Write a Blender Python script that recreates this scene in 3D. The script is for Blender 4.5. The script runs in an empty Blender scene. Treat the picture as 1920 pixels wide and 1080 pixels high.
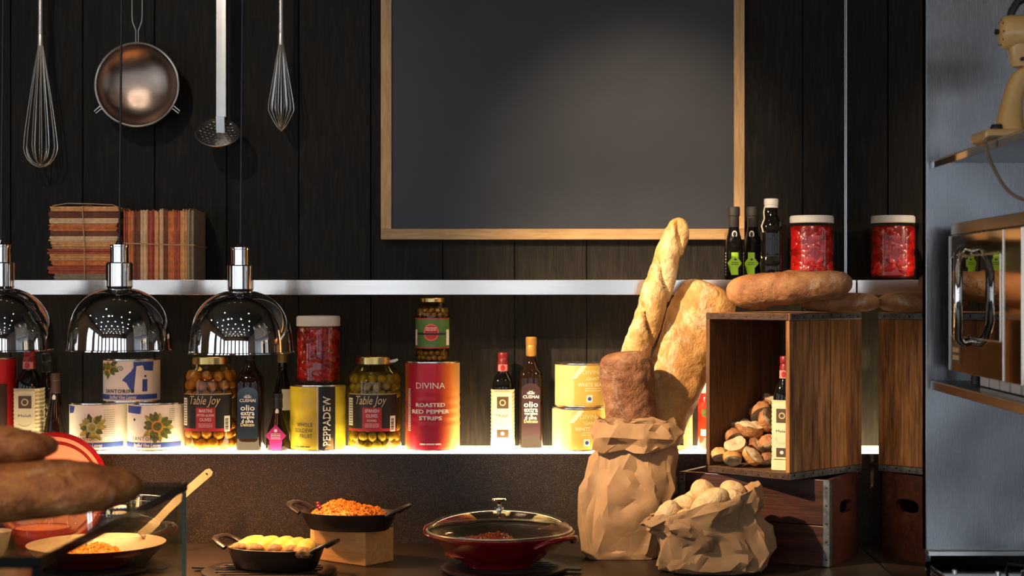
import bpy, bmesh, math, random
from mathutils import Vector, Matrix, noise
random.seed(7)
R = math.radians
SC = bpy.context.scene
COL = SC.collection
F = 3100.0          # focal length in pixels of the 1920 px frame
EYE = 1.62          # eye height
VX, VY = 1060.0, 540.0
# ------------------------------------------------------------------ camera
cd = bpy.data.cameras.new('camera'); cam = bpy.data.objects.new('camera', cd); COL.objects.link(cam)
cam.location = (0, 0, EYE); cam.rotation_euler = (R(90), 0, 0)
cd.sensor_width = 36; cd.lens = F / 1920 * 36; cd.shift_x = -(VX - 960) / 1920; cd.shift_y = 0
cd.clip_start = .05
cd.dof.use_dof = True; cd.dof.focus_distance = 4.5; cd.dof.aperture_fstop = 5.0
SC.camera = cam
SC.view_settings.view_transform = 'Standard'; SC.view_settings.look = 'None'
SC.view_settings.gamma = 1; SC.view_settings.use_curve_mapping = False
SC.view_settings.exposure = 0.0
# ------------------------------------------------------------------ world and large lights
w = bpy.data.worlds.new('world'); SC.world = w; w.use_nodes = True
w.node_tree.nodes['Background'].inputs[0].default_value = (1, .85, .7, 1)
w.node_tree.nodes['Background'].inputs[1].default_value = .02
WINDOW_E = 2.5       # brightness of the daylit windows behind the camera
DOWN_E = 150.0       # ceiling downlights
HEAT_W = 38.0         # heat lamp bulbs
SHELF_E = 15.0        # light box of the lower shelf
def spot(name, loc, target, watt, angle, blend, color, size=.04):
    l = bpy.data.lights.new(name, 'SPOT'); l.energy = watt; l.spot_size = R(angle); l.spot_blend = blend
    l.color = color; l.shadow_soft_size = size
    o = bpy.data.objects.new(name, l); COL.objects.link(o); o.location = loc
    o.rotation_euler = (Vector(target) - Vector(loc)).to_track_quat('-Z', 'Y').to_euler()
    return o
spot('bread_spotlight', (-1.75, 2.85, 3.1), (.2, 4.45, 1.42), 950, 25, .8, (1, .74, .45))
spot('board_spotlight', (.42, 2.2, 3.3), (.22, 4.75, 1.84), 230, 23, 1, (1, .74, .48))
spot('wall_spotlight', (-1.6, 2.4, 3.3), (-1.1, 4.7, 2.0), 55, 40, 1, (1, .88, .74))

spot('case_spotlight', (-1.75, .5, 3.2), (-.95, 2.5, 1.33), 170, 24, 1, (1, .70, .42))
def S(Y): return F / Y
def WP(px, py, Y): return Vector(((px - VX) * Y / F, Y, EYE - (py - VY) * Y / F))
def WX(px, Y): return (px - VX) * Y / F
def WZ(py, Y): return EYE - (py - VY) * Y / F

# ------------------------------------------------------------------ materials
MATS = {}
def new_mat(name):
    m = bpy.data.materials.new(name); m.use_nodes = True
    nt = m.node_tree; return m, nt, nt.nodes['Principled BSDF']
def ramp(nt, fac, stops):
    r = nt.nodes.new('ShaderNodeValToRGB'); cr = r.color_ramp
    while len(cr.elements) < len(stops): cr.elements.new(.5)
    for e, (p, c) in zip(cr.elements, stops): e.position = p; e.color = (*c, 1) if len(c) == 3 else c
    nt.links.new(fac, r.inputs[0]); return r.outputs[0]
def coords(nt, scale=(1, 1, 1), rot=(0, 0, 0), kind='Object', loc=(0, 0, 0)):
    t = nt.nodes.new('ShaderNodeTexCoord'); mp = nt.nodes.new('ShaderNodeMapping')
    mp.inputs['Scale'].default_value = scale; mp.inputs['Rotation'].default_value = rot
    mp.inputs['Location'].default_value = loc
    nt.links.new(t.outputs[kind], mp.inputs[0]); return mp.outputs[0]
def tex_noise(nt, vec, scale=5, detail=4, rough=.55, dist=0):
    n = nt.nodes.new('ShaderNodeTexNoise'); n.inputs['Scale'].default_value = scale
    n.inputs['Detail'].default_value = detail; n.inputs['Roughness'].default_value = rough
    n.inputs['Distortion'].default_value = dist
    nt.links.new(vec, n.inputs['Vector']); return n.outputs[0]
def bump(nt, b, h, strength=.3, dist=.01):
    n = nt.nodes.new('ShaderNodeBump'); n.inputs['Strength'].default_value = strength
    n.inputs['Distance'].default_value = dist
    nt.links.new(h, n.inputs['Height']); nt.links.new(n.outputs[0], b.inputs['Normal'])
def plain(name, col, rough=.5, metal=0, coat=0, spec=.5, var=.12, scale=18, bmp=0):
    if name in MATS: return MATS[name]
    m, nt, b = new_mat(name)
    b.inputs['Roughness'].default_value = rough; b.inputs['Metallic'].default_value = metal
    b.inputs['Coat Weight'].default_value = coat; b.inputs['Coat Roughness'].default_value = .06
    b.inputs['Specular IOR Level'].default_value = spec
    if var:
        v = coords(nt); n = tex_noise(nt, v, scale)
        lo = tuple(c * (1 - var) for c in col); hi = tuple(min(1, c * (1 + var)) for c in col)
        nt.links.new(ramp(nt, n, [(.3, lo), (.7, hi)]), b.inputs['Base Color'])
        if bmp: bump(nt, b, n, bmp, .003)
    else: b.inputs['Base Color'].default_value = (*col, 1)
    MATS[name] = m; return m
def emit(name, col, strength):
    if name in MATS: return MATS[name]
    m, nt, b = new_mat(name); b.inputs['Base Color'].default_value = (*[c * .8 for c in col], 1)
    b.inputs['Emission Color'].default_value = (*col, 1); b.inputs['Emission Strength'].default_value = strength
    MATS[name] = m; return m
def thin_glass(name, tint=(1, 1, 1), ior=1.45, rough=0.0):
    if name in MATS: return MATS[name]
    m = bpy.data.materials.new(name); m.use_nodes = True; nt = m.node_tree; nt.nodes.clear()
    o = nt.nodes.new('ShaderNodeOutputMaterial'); mx = nt.nodes.new('ShaderNodeMixShader')
    t = nt.nodes.new('ShaderNodeBsdfTransparent'); g = nt.nodes.new('ShaderNodeBsdfGlossy')
    fr = nt.nodes.new('ShaderNodeFresnel'); fr.inputs[0].default_value = ior
    geo = nt.nodes.new('ShaderNodeNewGeometry')
    # same reflectance from both faces of the pane
    iv = nt.nodes.new('ShaderNodeMath'); iv.operation = 'MULTIPLY_ADD'
    iv.inputs[1].default_value = (1 / ior - ior); iv.inputs[2].default_value = ior
    nt.links.new(geo.outputs['Backfacing'], iv.inputs[0]); nt.links.new(iv.outputs[0], fr.inputs[0])
    t.inputs[0].default_value = (*tint, 1); g.inputs['Roughness'].default_value = rough
    nt.links.new(fr.outputs[0], mx.inputs[0]); nt.links.new(t.outputs[0], mx.inputs[1]); nt.links.new(g.outputs[0], mx.inputs[2])
    nt.links.new(mx.outputs[0], o.inputs[0]); MATS[name] = m; return m
def wood(name, dark, mid, light, axis='Z', scale=1.0, rough=.6, bmp=.3, spec=.4, ring=6):
    if name in MATS: return MATS[name]
    m, nt, b = new_mat(name)
    st = {'X': (.12, 1, 1), 'Y': (1, .12, 1), 'Z': (1, 1, .12)}[axis]
    v = coords(nt, tuple(s * 10 * scale for s in st))
    n1 = tex_noise(nt, v, ring, 6, .6, .6)
    st2 = {'X': (.03, 1, 1), 'Y': (1, .03, 1), 'Z': (1, 1, .03)}[axis]
    n2 = tex_noise(nt, coords(nt, tuple(s * 60 * scale for s in st2)), 5, 3, .6)
    mm = nt.nodes.new('ShaderNodeMath'); mm.operation = 'MULTIPLY_ADD'; mm.inputs[1].default_value = .4
    nt.links.new(n2, mm.inputs[0]); 
    m2 = nt.nodes.new('ShaderNodeMath'); m2.operation = 'MULTIPLY'; m2.inputs[1].default_value = .62
    nt.links.new(n1, m2.inputs[0]); nt.links.new(m2.outputs[0], mm.inputs[2])
    c = ramp(nt, mm.outputs[0], [(.36, dark), (.5, mid), (.64, light)])
    oi = nt.nodes.new('ShaderNodeObjectInfo'); hs = nt.nodes.new('ShaderNodeHueSaturation')
    mr = nt.nodes.new('ShaderNodeMapRange'); mr.inputs[3].default_value = .82; mr.inputs[4].default_value = 1.18
    nt.links.new(oi.outputs['Random'], mr.inputs[0]); nt.links.new(mr.outputs[0], hs.inputs['Value'])
    nt.links.new(c, hs.inputs['Color']); nt.links.new(hs.outputs[0], b.inputs['Base Color'])
    b.inputs['Roughness'].default_value = rough; b.inputs['Specular IOR Level'].default_value = spec
    bump(nt, b, mm.outputs[0], bmp, .004); MATS[name] = m; return m
def brushed(name, col, rough=.25, axis='X', amount=.12, wav=0):
    if name in MATS: return MATS[name]
    m, nt, b = new_mat(name); b.inputs['Metallic'].default_value = 1
    b.inputs['Base Color'].default_value = (*col, 1)
    st = {'X': (1, 120, 120), 'Z': (120, 120, 1), 'Y': (120, 1, 120)}[axis]
    n = tex_noise(nt, coords(nt, st), 6, 3)
    mr = nt.nodes.new('ShaderNodeMapRange'); mr.inputs[3].default_value = rough - amount / 2; mr.inputs[4].default_value = rough + amount / 2
    nt.links.new(n, mr.inputs[0]); nt.links.new(mr.outputs[0], b.inputs['Roughness'])
    if wav:
        n2 = tex_noise(nt, coords(nt, (2, 2, 2)), 2, 1)
        bump(nt, b, n2, wav, .02)
    MATS[name] = m; return m
def granite(name, base, fleck, rough):
    if name in MATS: return MATS[name]
    m, nt, b = new_mat(name); v = coords(nt)
    n = tex_noise(nt, v, 620, 2, .6); n2 = tex_noise(nt, v, 9, 3)
    c = ramp(nt, n, [(.35, tuple(x * .55 for x in base)), (.56, base), (.68, tuple(a * .7 + f * .3 for a, f in zip(base, fleck))), (.78, fleck)])
    mx = nt.nodes.new('ShaderNodeMix'); mx.data_type = 'RGBA'; mx.blend_type = 'MULTIPLY'; mx.inputs[0].default_value = .4
    nt.links.new(c, mx.inputs[6]); nt.links.new(n2, mx.inputs[7]); nt.links.new(mx.outputs[2], b.inputs['Base Color'])
    b.inputs['Roughness'].default_value = rough; bump(nt, b, n, .25, .002)
    MATS[name] = m; return m
def bread_mat(name, dark, mid, light, flour, flour_amt, scale=1.0):
    if name in MATS: return MATS[name]
    m, nt, b = new_mat(name); v = coords(nt)
    n = tex_noise(nt, v, 16 * scale, 6, .65, .4); n2 = tex_noise(nt, v, 60 * scale, 4, .7)
    c = ramp(nt, n, [(.3, dark), (.5, mid), (.7, light)])
    fm = tex_noise(nt, coords(nt, (1, 1, 1), loc=(3, 1, 2)), 9 * scale, 7, .72, .8)
    fl = ramp(nt, fm, [(.62 - flour_amt, (0, 0, 0)), (.80 - flour_amt, (1, 1, 1))])
    mx = nt.nodes.new('ShaderNodeMix'); mx.data_type = 'RGBA'
    nt.links.new(fl, mx.inputs[0]); nt.links.new(c, mx.inputs[6]); mx.inputs[7].default_value = (*flour, 1)
    nt.links.new(mx.outputs[2], b.inputs['Base Color']); b.inputs['Roughness'].default_value = .62
    ad = nt.nodes.new('ShaderNodeMath'); ad.operation = 'MULTIPLY_ADD'; ad.inputs[1].default_value = .35
    nt.links.new(n2, ad.inputs[0]); nt.links.new(n, ad.inputs[2])
    bump(nt, b, ad.outputs[0], .9, .012); MATS[name] = m; return m

M_plank = wood('charred_plank', (.0035, .0028, .0024), (.0105, .0080, .0060), (.021, .0155, .0105), 'Z', 1.2, .62, .6, .22)
M_oak = wood('oak_frame', (.42, .24, .095), (.56, .34, .145), (.66, .43, .21), 'Z', 1.5, .45, .15)
M_oakx = wood('oak_frame_rail', (.42, .24, .095), (.56, .34, .145), (.66, .43, .21), 'X', 1.5, .45, .15)
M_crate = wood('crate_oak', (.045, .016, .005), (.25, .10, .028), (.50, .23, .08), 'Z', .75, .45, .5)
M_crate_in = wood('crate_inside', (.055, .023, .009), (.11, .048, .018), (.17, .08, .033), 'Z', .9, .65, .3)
M_crate_red = wood('crate_red_stain', (.022, .006, .004), (.055, .015, .009), (.10, .028, .015), 'X', .7, .42, .4)
M_block = wood('pine_block', (.62, .29, .09), (.74, .38, .13), (.80, .46, .18), 'X', 1.1, .6, .2)
M_steel = brushed('brushed_steel', (.64, .585, .53), .17, 'X', .08)
M_steelz = brushed('steel_panel_metal', (.35, .355, .37), .27, 'Z', .10, .25)
M_steels = plain('satin_steel', (.72, .70, .67), .28, 1, var=.06)
M_chrome = plain('polished_chrome', (.84, .81, .78), .035, 1, var=0)
M_wire = plain('steel_wire', (.88, .85, .80), .28, 1, var=0)
M_mirror = plain('mirror_glass', (.74, .72, .70), .012, 1, var=0)
M_gran = granite('granite_backsplash', (.028, .019, .013), (.62, .40, .22), .40)
M_counter = granite('granite_counter', (.040, .025, .017), (.22, .14, .08), .33)
M_black = plain('black_plastic', (.01, .01, .01), .4)
M_iron = plain('cast_iron', (.022, .013, .010), .36, 0, bmp=.2, scale=200)
M_gold = plain('gold_metal', (.72, .50, .17), .25, 1, var=.08)
M_tin = plain('tin_plate', (.78, .74, .68), .22, 1, var=.05)
M_white = plain('white_plastic', (.82, .80, .77), .4, var=.05)
M_glass = thin_glass('clear_glass', (.97, .98, .96))
M_pane = thin_glass('pane_glass', (.86, .93, .90), 1.5)
M_gedge = plain('glass_edge', (.004, .009, .008), .12, coat=.3, var=.1)
M_dark = plain('dark_bottle_glass', (.006, .005, .004), .05, spec=.32, var=0)
M_brownglass = plain('brown_bottle_glass', (.016, .007, .004), .06, spec=.22, var=0)
M_cream = plain('cream_paper', (.80, .70, .46), .7)
M_paperwhite = plain('white_paper', (.84, .80, .72), .55, var=.05)
M_blacklab = plain('black_label', (.012, .012, .012), .42)
M_redlab = plain('red_label', (.42, .02, .03), .45)
M_goldink = plain('gold_ink', (.72, .56, .28), .45)
M_whiteink = plain('white_ink', (.82, .78, .72), .5, var=0)
M_blackink = plain('black_ink', (.015, .015, .02), .5, var=0)
M_blue = plain('blue_ink', (.035, .075, .33), .45)
M_leaf = plain('printed_leaf', (.10, .13, .02), .5, var=.5, scale=120)
M_leafy = plain('printed_pale_leaf', (.42, .38, .08), .5, var=.4, scale=120)
M_slice = plain('printed_orange_slice', (.62, .24, .04), .5, var=.3, scale=120)
M_slicey = plain('printed_green_slice', (.45, .62, .30), .5, var=.3, scale=120)
M_enamel = plain('red_enamel', (.30, .006, .008), .16, coat=.7, var=.1)
M_pinkenamel = plain('inner_enamel', (.78, .30, .16), .3, var=.12)
M_string = plain('jute_string', (.50, .36, .20), .8)
M_strap = plain('zinc_strap', (.20, .22, .23), .4, .8, var=.5, scale=60)
M_nail = plain('rusty_nail', (.05, .035, .03), .5, .6)

# ------------------------------------------------------------------ mesh builder
class MB:
    def __init__(s): s.v = []; s.f = []; s.mi = []; s.flat = False
    def add(s, vs, fs, mi=0):
        o = len(s.v); s.v += [tuple(p) for p in vs]; s.f += [tuple(i + o for i in f) for f in fs]; s.mi += [mi] * len(fs); return s
    def box(s, x0, x1, y0, y1, z0, z1, mi=0, mat=None):
        vs = [Vector((x, y, z)) for z in (z0, z1) for y in (y0, y1) for x in (x0, x1)]
        if mat: vs = [mat @ p for p in vs]
        return s.add(vs, [(0, 2, 3, 1), (4, 5, 7, 6), (0, 1, 5, 4), (2, 6, 7, 3), (0, 4, 6, 2), (1, 3, 7, 5)], mi)
    def bbox(s, x0, x1, y0, y1, z0, z1, bev=.003, seg=2):
        s.flat = True; bm = bmesh.new(); bmesh.ops.create_cube(bm, size=1)
        for v in bm.verts:
            v.co = Vector(((x0 + x1) / 2 + v.co.x * (x1 - x0), (y0 + y1) / 2 + v.co.y * (y1 - y0), (z0 + z1) / 2 + v.co.z * (z1 - z0)))
        bmesh.ops.bevel(bm, geom=bm.edges[:], offset=bev, segments=seg, profile=.5, affect='EDGES')
        bm.verts.index_update()
        s.add([v.co.copy() for v in bm.verts], [[v.index for v in f.verts] for f in bm.faces]); bm.free(); return s
    def loft(s, rings, seg=32, caps=(True, True), mi=0, fn=None):
        """rings: (cx, cy, z, rx, ry, p) superellipse sections stacked along z"""
        vs = []; n = len(rings)
        for (cx, cy, z, rx, ry, p) in rings:
            for k in range(seg):
                a = 2 * math.pi * k / seg; c, q = math.cos(a), math.sin(a)
                e = 2 / p
                vs.append(Vector((cx + rx * math.copysign(abs(c) ** e, c), cy + ry * math.copysign(abs(q) ** e, q), z)))
        fs = []
        for i in range(n - 1):
            for k in range(seg):
                k2 = (k + 1) % seg; fs.append((i * seg + k, i * seg + k2, (i + 1) * seg + k2, (i + 1) * seg + k))
        if caps[0]: fs.append(tuple(range(seg - 1, -1, -1)))
        if caps[1]: fs.append(tuple((n - 1) * seg + k for k in range(seg)))
        if fn: vs = [fn(p) for p in vs]
        return s.add(vs, fs, mi)
    def lathe(s, prof, seg=36, caps=(True, True), c=(0, 0), fn=None, mi=0):
        return s.loft([(c[0], c[1], z, max(r, 1e-5), max(r, 1e-5), 2) for r, z in prof], seg, caps, mi, fn)
    def tube(s, pts, r, seg=8, closed=False, flat=1.0, caps=True):
        pts = [Vector(p) for p in pts]; n = len(pts); rr = r if isinstance(r, (list, tuple)) else [r] * n
        t0 = (pts[1] - pts[0]).normalized(); up = Vector((0, 0, 1)) if abs(t0.z) < .9 else Vector((0, 1, 0))
        nrm = (up - t0 * up.dot(t0)).normalized(); vs = []
        for i, p in enumerate(pts):
            a = pts[(i - 1) % n] if (closed or i > 0) else p; b = pts[(i + 1) % n] if (closed or i < n - 1) else p
            t = (b - a).normalized(); nrm = (nrm - t * nrm.dot(t)).normalized(); bi = t.cross(nrm)
            for k in range(seg):
                an = 2 * math.pi * k / seg; vs.append(p + nrm * math.cos(an) * rr[i] * flat + bi * math.sin(an) * rr[i])
        fs = []
        for i in range(n if closed else n - 1):
            j = (i + 1) % n
            for k in range(seg): k2 = (k + 1) % seg; fs.append((i * seg + k, i * seg + k2, j * seg + k2, j * seg + k))
        if caps and not closed: fs += [tuple(range(seg - 1, -1, -1)), tuple((n - 1) * seg + k for k in range(seg))]
        return s.add(vs, fs)
    def patch(s, r, a0, a1, z0, z1, n=14, c=(0, 0), t=.0006, mi=0):
        """curved label with thickness on a cylinder, angle 0 faces -Y"""
        vs = []
        for rad in (r, r + t):
            for z in (z0, z1):
                for i in range(n + 1):
                    a = a0 + (a1 - a0) * i / n; vs.append((c[0] + rad * math.sin(a), c[1] - rad * math.cos(a), z))
        m = n + 1; fs = []
        for i in range(n):
            fs.append((2 * m + i, 2 * m + i + 1, 3 * m + i + 1, 3 * m + i)); fs.append((i, m + i, m + i + 1, i + 1))
            fs.append((i, i + 1, 2 * m + i + 1, 2 * m + i)); fs.append((m + i, 3 * m + i, 3 * m + i + 1, m + i + 1))
        fs += [(0, 2 * m, 3 * m, m), (n, m + n, 3 * m + n, 2 * m + n)]
        return s.add(vs, fs, mi)
    def poly(s, pts2, y, t, mi=0):
        """flat polygon in XZ with thickness t towards -Y from y"""
        n = len(pts2); vs = [(x, y - t, z) for x, z in pts2] + [(x, y, z) for x, z in pts2]
        fs = [tuple(range(n)), tuple(range(2 * n - 1, n - 1, -1))] + [(k, n + k, n + (k + 1) % n, (k + 1) % n) for k in range(n)]
        return s.add(vs, fs, mi)
    def xf(s, m): s.v = [tuple(m @ Vector(p)) for p in s.v]; return s
    def build(s, name, mat, parent=None, loc=None, rot=None, smooth=40):
        me = bpy.data.meshes.new(name); me.from_pydata(s.v, [], s.f); me.update()
        for m in (mat if isinstance(mat, list) else [mat]): me.materials.append(m)
        if isinstance(mat, list): me.polygons.foreach_set('material_index', s.mi)
        bm = bmesh.new(); bm.from_mesh(me); bmesh.ops.recalc_face_normals(bm, faces=bm.faces); bm.to_mesh(me); bm.free()
        if smooth and not s.flat:
            me.polygons.foreach_set('use_smooth', [True] * len(me.polygons)); me.set_sharp_from_angle(angle=R(smooth))
        return link(name, me, parent, loc, rot)
def link(name, me, parent=None, loc=None, rot=None):
    o = bpy.data.objects.new(name, me); COL.objects.link(o)
    if parent: o.parent = parent
    if loc is not None: o.location = loc
    if rot is not None: o.rotation_euler = rot
    return o
def tag(o, label, cat, group=None, kind=None):
    if label: o['label'] = label
    if cat: o['category'] = cat
    if group: o['group'] = group
    if kind: o['kind'] = kind
    return o
def thing(name, label, cat, loc=(0, 0, 0), rz=0, group=None):
    o = bpy.data.objects.new(name, None); COL.objects.link(o); o.location = loc; o.rotation_euler = (0, 0, rz)
    o.empty_display_size = .05
    return tag(o, label, cat, group)
def struct(o, label=None): o['kind'] = 'structure'; 
def fbm(p, s, o=3):
    v = 0; a = 1
    for _ in range(o): v += a * noise.noise(p * s); s *= 2.1; a *= .5
    return v

# ------------------------------------------------------------------ lettering
_tc = {}
def text_geo(txt, shear=0, bold=0, spacing=1.0):
    k = (txt, shear, bold, spacing)
    if k not in _tc:
        c = bpy.data.curves.new('t', 'FONT'); c.body = txt; c.size = 1; c.shear = shear; c.offset = bold
        c.align_x = 'CENTER'; c.resolution_u = 2; c.space_character = spacing; c.fill_mode = 'FRONT'
        o = bpy.data.objects.new('t', c); me = bpy.data.meshes.new_from_object(o)
        v = [(p.co.x, p.co.y) for p in me.vertices]; f = [tuple(q.vertices) for q in me.polygons]
        bpy.data.objects.remove(o); bpy.data.curves.remove(c); bpy.data.meshes.remove(me)
        xs = [p[0] for p in v]; ys = [p[1] for p in v]
        cx, cy = (min(xs) + max(xs)) / 2, (min(ys) + max(ys)) / 2
        v = [(x - cx, y - cy) for x, y in v]; _tc[k] = (v, f, max(xs) - min(xs), max(ys) - min(ys))
    return _tc[k]
def write(txt, parent, mat, x, z, width, height=None, r=None, y=0, c=(0, 0), turn=False, shear=0, bold=.012, spacing=1.0, a0=0):
    """lettering centred at (x, z), on a cylinder of radius r round c or on the plane y"""
    v, f, w0, h0 = text_geo(txt, shear, bold, spacing)
    sx = width / w0; sy = (height / h0) if height else sx
    vs = []
    for px, py in v:
        X, Z = px * sx, py * sy
        if turn: X, Z = -Z, X
        X += x; Z += z
        if r: a = a0 + X / r; vs.append((c[0] + (r) * math.sin(a), c[1] - (r) * math.cos(a), Z))
        else: vs.append((X, y, Z))
    m = MB(); m.add(vs, f)
    me = bpy.data.meshes.new('lettering'); me.from_pydata(m.v, [], m.f); me.materials.append(mat); me.update()
    return link('lettering', me, parent)
def lines_mark(parent, mat, r, x0, x1, z0, z1, n, fill=.5, c=(0, 0), name='fine_print', y=None):
    """rows of print too small to read"""
    m = MB(); rnd = random.Random(int(x0 * 1e5) + n); st = (z1 - z0) / n
    for i in range(n):
        zz = z0 + st * (i + .5 - fill / 2); a = x0
        while a < x1 - 1e-5:
            b = min(x1, a + (x1 - x0) * rnd.uniform(.12, .4))
            if r: m.patch(r, a / r, b / r, zz, zz + st * fill, 2, c, .0002)
            else: m.box(a, b, y - .0003, y, zz, zz + st * fill)
            a = b + (x1 - x0) * .03
    return m.build(name, mat, parent, smooth=0)
def wrapped(pts2, r, c=(0, 0)):
    return [(c[0] + r * math.sin(x / r), c[1] - r * math.cos(x / r), z) for x, z in pts2]
def decal(name, parent, mat, pts2, r, c=(0, 0), y=None):
    """printed flat shape (outline after a first centre point) on a cylinder or plane, cut into strips so that it follows the curve"""
    bm = bmesh.new(); bm.faces.new([bm.verts.new((x, 0, z)) for x, z in pts2[1:]])
    bmesh.ops.triangulate(bm, faces=bm.faces[:])
    if r:
        x0 = min(p[0] for p in pts2); x1 = max(p[0] for p in pts2); n = int((x1 - x0) / (r * .12)) + 1
        for k in range(1, n):
            bmesh.ops.bisect_plane(bm, geom=bm.verts[:] + bm.edges[:] + bm.faces[:], plane_co=(x0 + (x1 - x0) * k / n, 0, 0), plane_no=(1, 0, 0))
    bm.verts.index_update(); p2 = [(v.co.x, v.co.z) for v in bm.verts]; fs = [[v.index for v in f.verts] for f in bm.faces]; bm.free()
    vs = wrapped(p2, r, c) if r else [(x, y, z) for x, z in p2]
    return MB().add(vs, fs).build(name, mat, parent, smooth=0)
def circ(x, z, rx, rz=None, n=20):
    rz = rz or rx; return [(x, z)] + [(x + rx * math.cos(2 * math.pi * k / n), z + rz * math.sin(2 * math.pi * k / n)) for k in range(n)]

# ================================================================== SETTING
ZC = .906; ZL = 1.161; YB = 4.807; YF = 4.62; XM = .8141; YM = 3.739; CEIL = 3.4
M_floor = plain('floor_boards', (.09, .06, .045), .4)
M_ceil = plain('ceiling_paint', (.03, .027, .025), .7)
M_roomwall = plain('room_wall_paint', (.16, .11, .08), .7)
struct(MB().box(-4.2, 3.2, -3.4, 5.0, -.1, 0).build('floor', M_floor, smooth=0))
struct(MB().box(-4.2, 3.2, -3.4, 5.0, CEIL, CEIL + .1).build('ceiling', M_ceil, smooth=0))
struct(MB().box(-4.2, -4.1, -3.4, 5.0, 0, CEIL).build('wall_left', M_roomwall, smooth=0))
struct(MB().box(3.1, 3.2, -3.4, 5.0, 0, CEIL).build('wall_right', M_roomwall, smooth=0))
# back wall: dark backing and charred planks
wb = MB().box(-4.1, 3.1, YB + .0222, YB + .12, 0, CEIL).build('wall_back', M_black, smooth=0); struct(wb)
pw = 135 * YB / F; gap = .0022
pl = MB().bbox(gap / 2, pw - gap / 2, 0, .022, ZL - .03, CEIL - .001, .0012, 1)
me_plank = None; k = 0
x = WX(20, YB) - 11 * pw
while x + pw < XM + pw:
    if x + pw > XM: break
    if me_plank is None: o = pl.build('plank', M_plank, wb, (x, YB, 0)); me_plank = o.data
    else: link('plank', me_plank, wb, (x, YB, 0))
    x += pw
MB().bbox(gap / 2, XM - x - .001, 0, .022, ZL - .03, CEIL - .001, .0025, 1).build('plank', M_plank, wb, (x, YB, 0))
# mirror partition at the right and a thin strip added for the glint of its edge
mp = MB().box(XM, XM + .012, YM, YB + .02, ZC - .02, CEIL - .001).build('wall_mirror', M_mirror, smooth=0); struct(mp)
tr = MB().bbox(XM - .004, XM - .0005, YB - .006, YB - .001, 1.66, CEIL - .001, .0008, 1).build('edge_glint', M_steels); struct(tr)
# granite counter, backsplash and cabinet base
struct(MB().bbox(-4.1, XM - .001, YM - .02, YF, ZC - .04, ZC, .004).build('countertop', M_counter))
struct(MB().box(-4.1, XM - .001, YM + .05, YF, 0, ZC - .041).build('counter_base', M_black, smooth=0))
struct(MB().bbox(-4.1, XM - .001, YF, YF + .02, ZC - .04, ZL - .004, .002).build('wall_backsplash', M_gran))
M_light = emit('light_box_acrylic', (1, .80, .46), SHELF_E)
ls = thing('light_box_shelf', 'glowing warm white shelf along the wall above the granite backsplash', 'shelf', (0, 0, 0))
MB().box(-4.1, XM - .002, YF + .021, YB - .001, ZL - .05, ZL - .008).build('tray', M_black, ls, smooth=0)
MB().bbox(-4.1, XM - .002, YF, YB - .001, ZL - .0035, ZL, .001, 1).build('acrylic_panel', M_light, ls)
us = thing('steel_shelf', 'long brushed steel shelf with a deep shiny front edge', 'shelf', (0, 0, 0))
ZU = WZ(524.5, YF); ZU0 = WZ(553, YF)
MB().bbox(-4.1, XM - .002, YF, YF + .004, ZU0, ZU, .0012).build('front_edge', M_steel, us)
MB().box(-4.1, XM - .002, YF + .0041, YB - .001, ZU - .006, ZU).build('shelf_plate', M_steels, us, smooth=0)
MB().box(-4.1, XM - .002, YF + .0041, YF + .02, ZU0, ZU0 + .003).build('return_lip', M_steels, us, smooth=0)
# steel panel facing the room at the right, closing the mirror partition
sp = MB().bbox(XM, 3.09, YM - .006, YM + .03, WZ(1032, YM), CEIL - .001, .002).build('wall_steel_panel', M_steelz); struct(sp)
tr = MB().bbox(XM + .002, 3.09, YM - .02, YM - .0065, WZ(1041, YM), WZ(1030, YM), .002).build('trim_2', M_steels); struct(tr)
struct(MB().box(1.36, 1.40, 1.8, YM - .021, 0, CEIL - .001).build('wall_niche', M_steelz, smooth=0))
# room behind the camera: window wall
wy = -3.2; wins = [(-4.0, -3.2), (-2.9, -2.1), (-1.8, -1.0), (-.7, .1), (.4, 1.2), (1.5, 2.3), (2.5, 3.0)]
wf = MB(); edges = [-4.1] + [e for p in wins for e in p] + [3.1]
for i in range(0, len(edges), 2): wf.box(edges[i], edges[i + 1], wy - .1, wy, 0, CEIL)
for a, b in wins: wf.box(a, b, wy - .1, wy, 0, .75); wf.box(a, b, wy - .1, wy, 2.75, CEIL)
struct(wf.build('wall_front', M_roomwall, smooth=0))
M_day = emit('daylight_window', (.78, .88, 1.0), WINDOW_E)
for i, (a, b) in enumerate(wins):
    wn = MB().box(a, b, wy - .08, wy - .07, .75, 2.75).build('window_%d' % (i + 1), M_day, smooth=0); struct(wn)
    fr = MB(); mid = (a + b) / 2
    for x0, x1 in ((a, a + .05), (mid - .025, mid + .025), (b - .05, b)): fr.box(x0, x1, wy - .06, wy - .01, .75, 2.75)
    for z0, z1 in ((.75, .8), (2.0, 2.05), (2.7, 2.75)): fr.box(a, b, wy - .06, wy - .012, z0, z1)
    fr.build('window_frame', M_black, wn, smooth=0)
for i, (a, b) in enumerate(((-2.4, -1.2), (-.6, .6), (1.2, 2.4))):
    wn = MB().box(-4.099, -4.09, a, b, .75, 2.75).build('window_%d' % (i + 8), M_day, smooth=0); struct(wn)
    fr = MB(); mid = (a + b) / 2
    for y0, y1 in ((a, a + .05), (mid - .025, mid + .025), (b - .05, b)): fr.box(-4.088, -4.05, y0, y1, .75, 2.75)
    for z0, z1 in ((.75, .8), (2.7, 2.75)): fr.box(-4.088, -4.05, a, b, z0, z1)
    fr.build('window_frame', M_black, wn, smooth=0)
M_down = emit('downlight_lens', (1, .86, .66), DOWN_E)
dl0 = None
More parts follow.
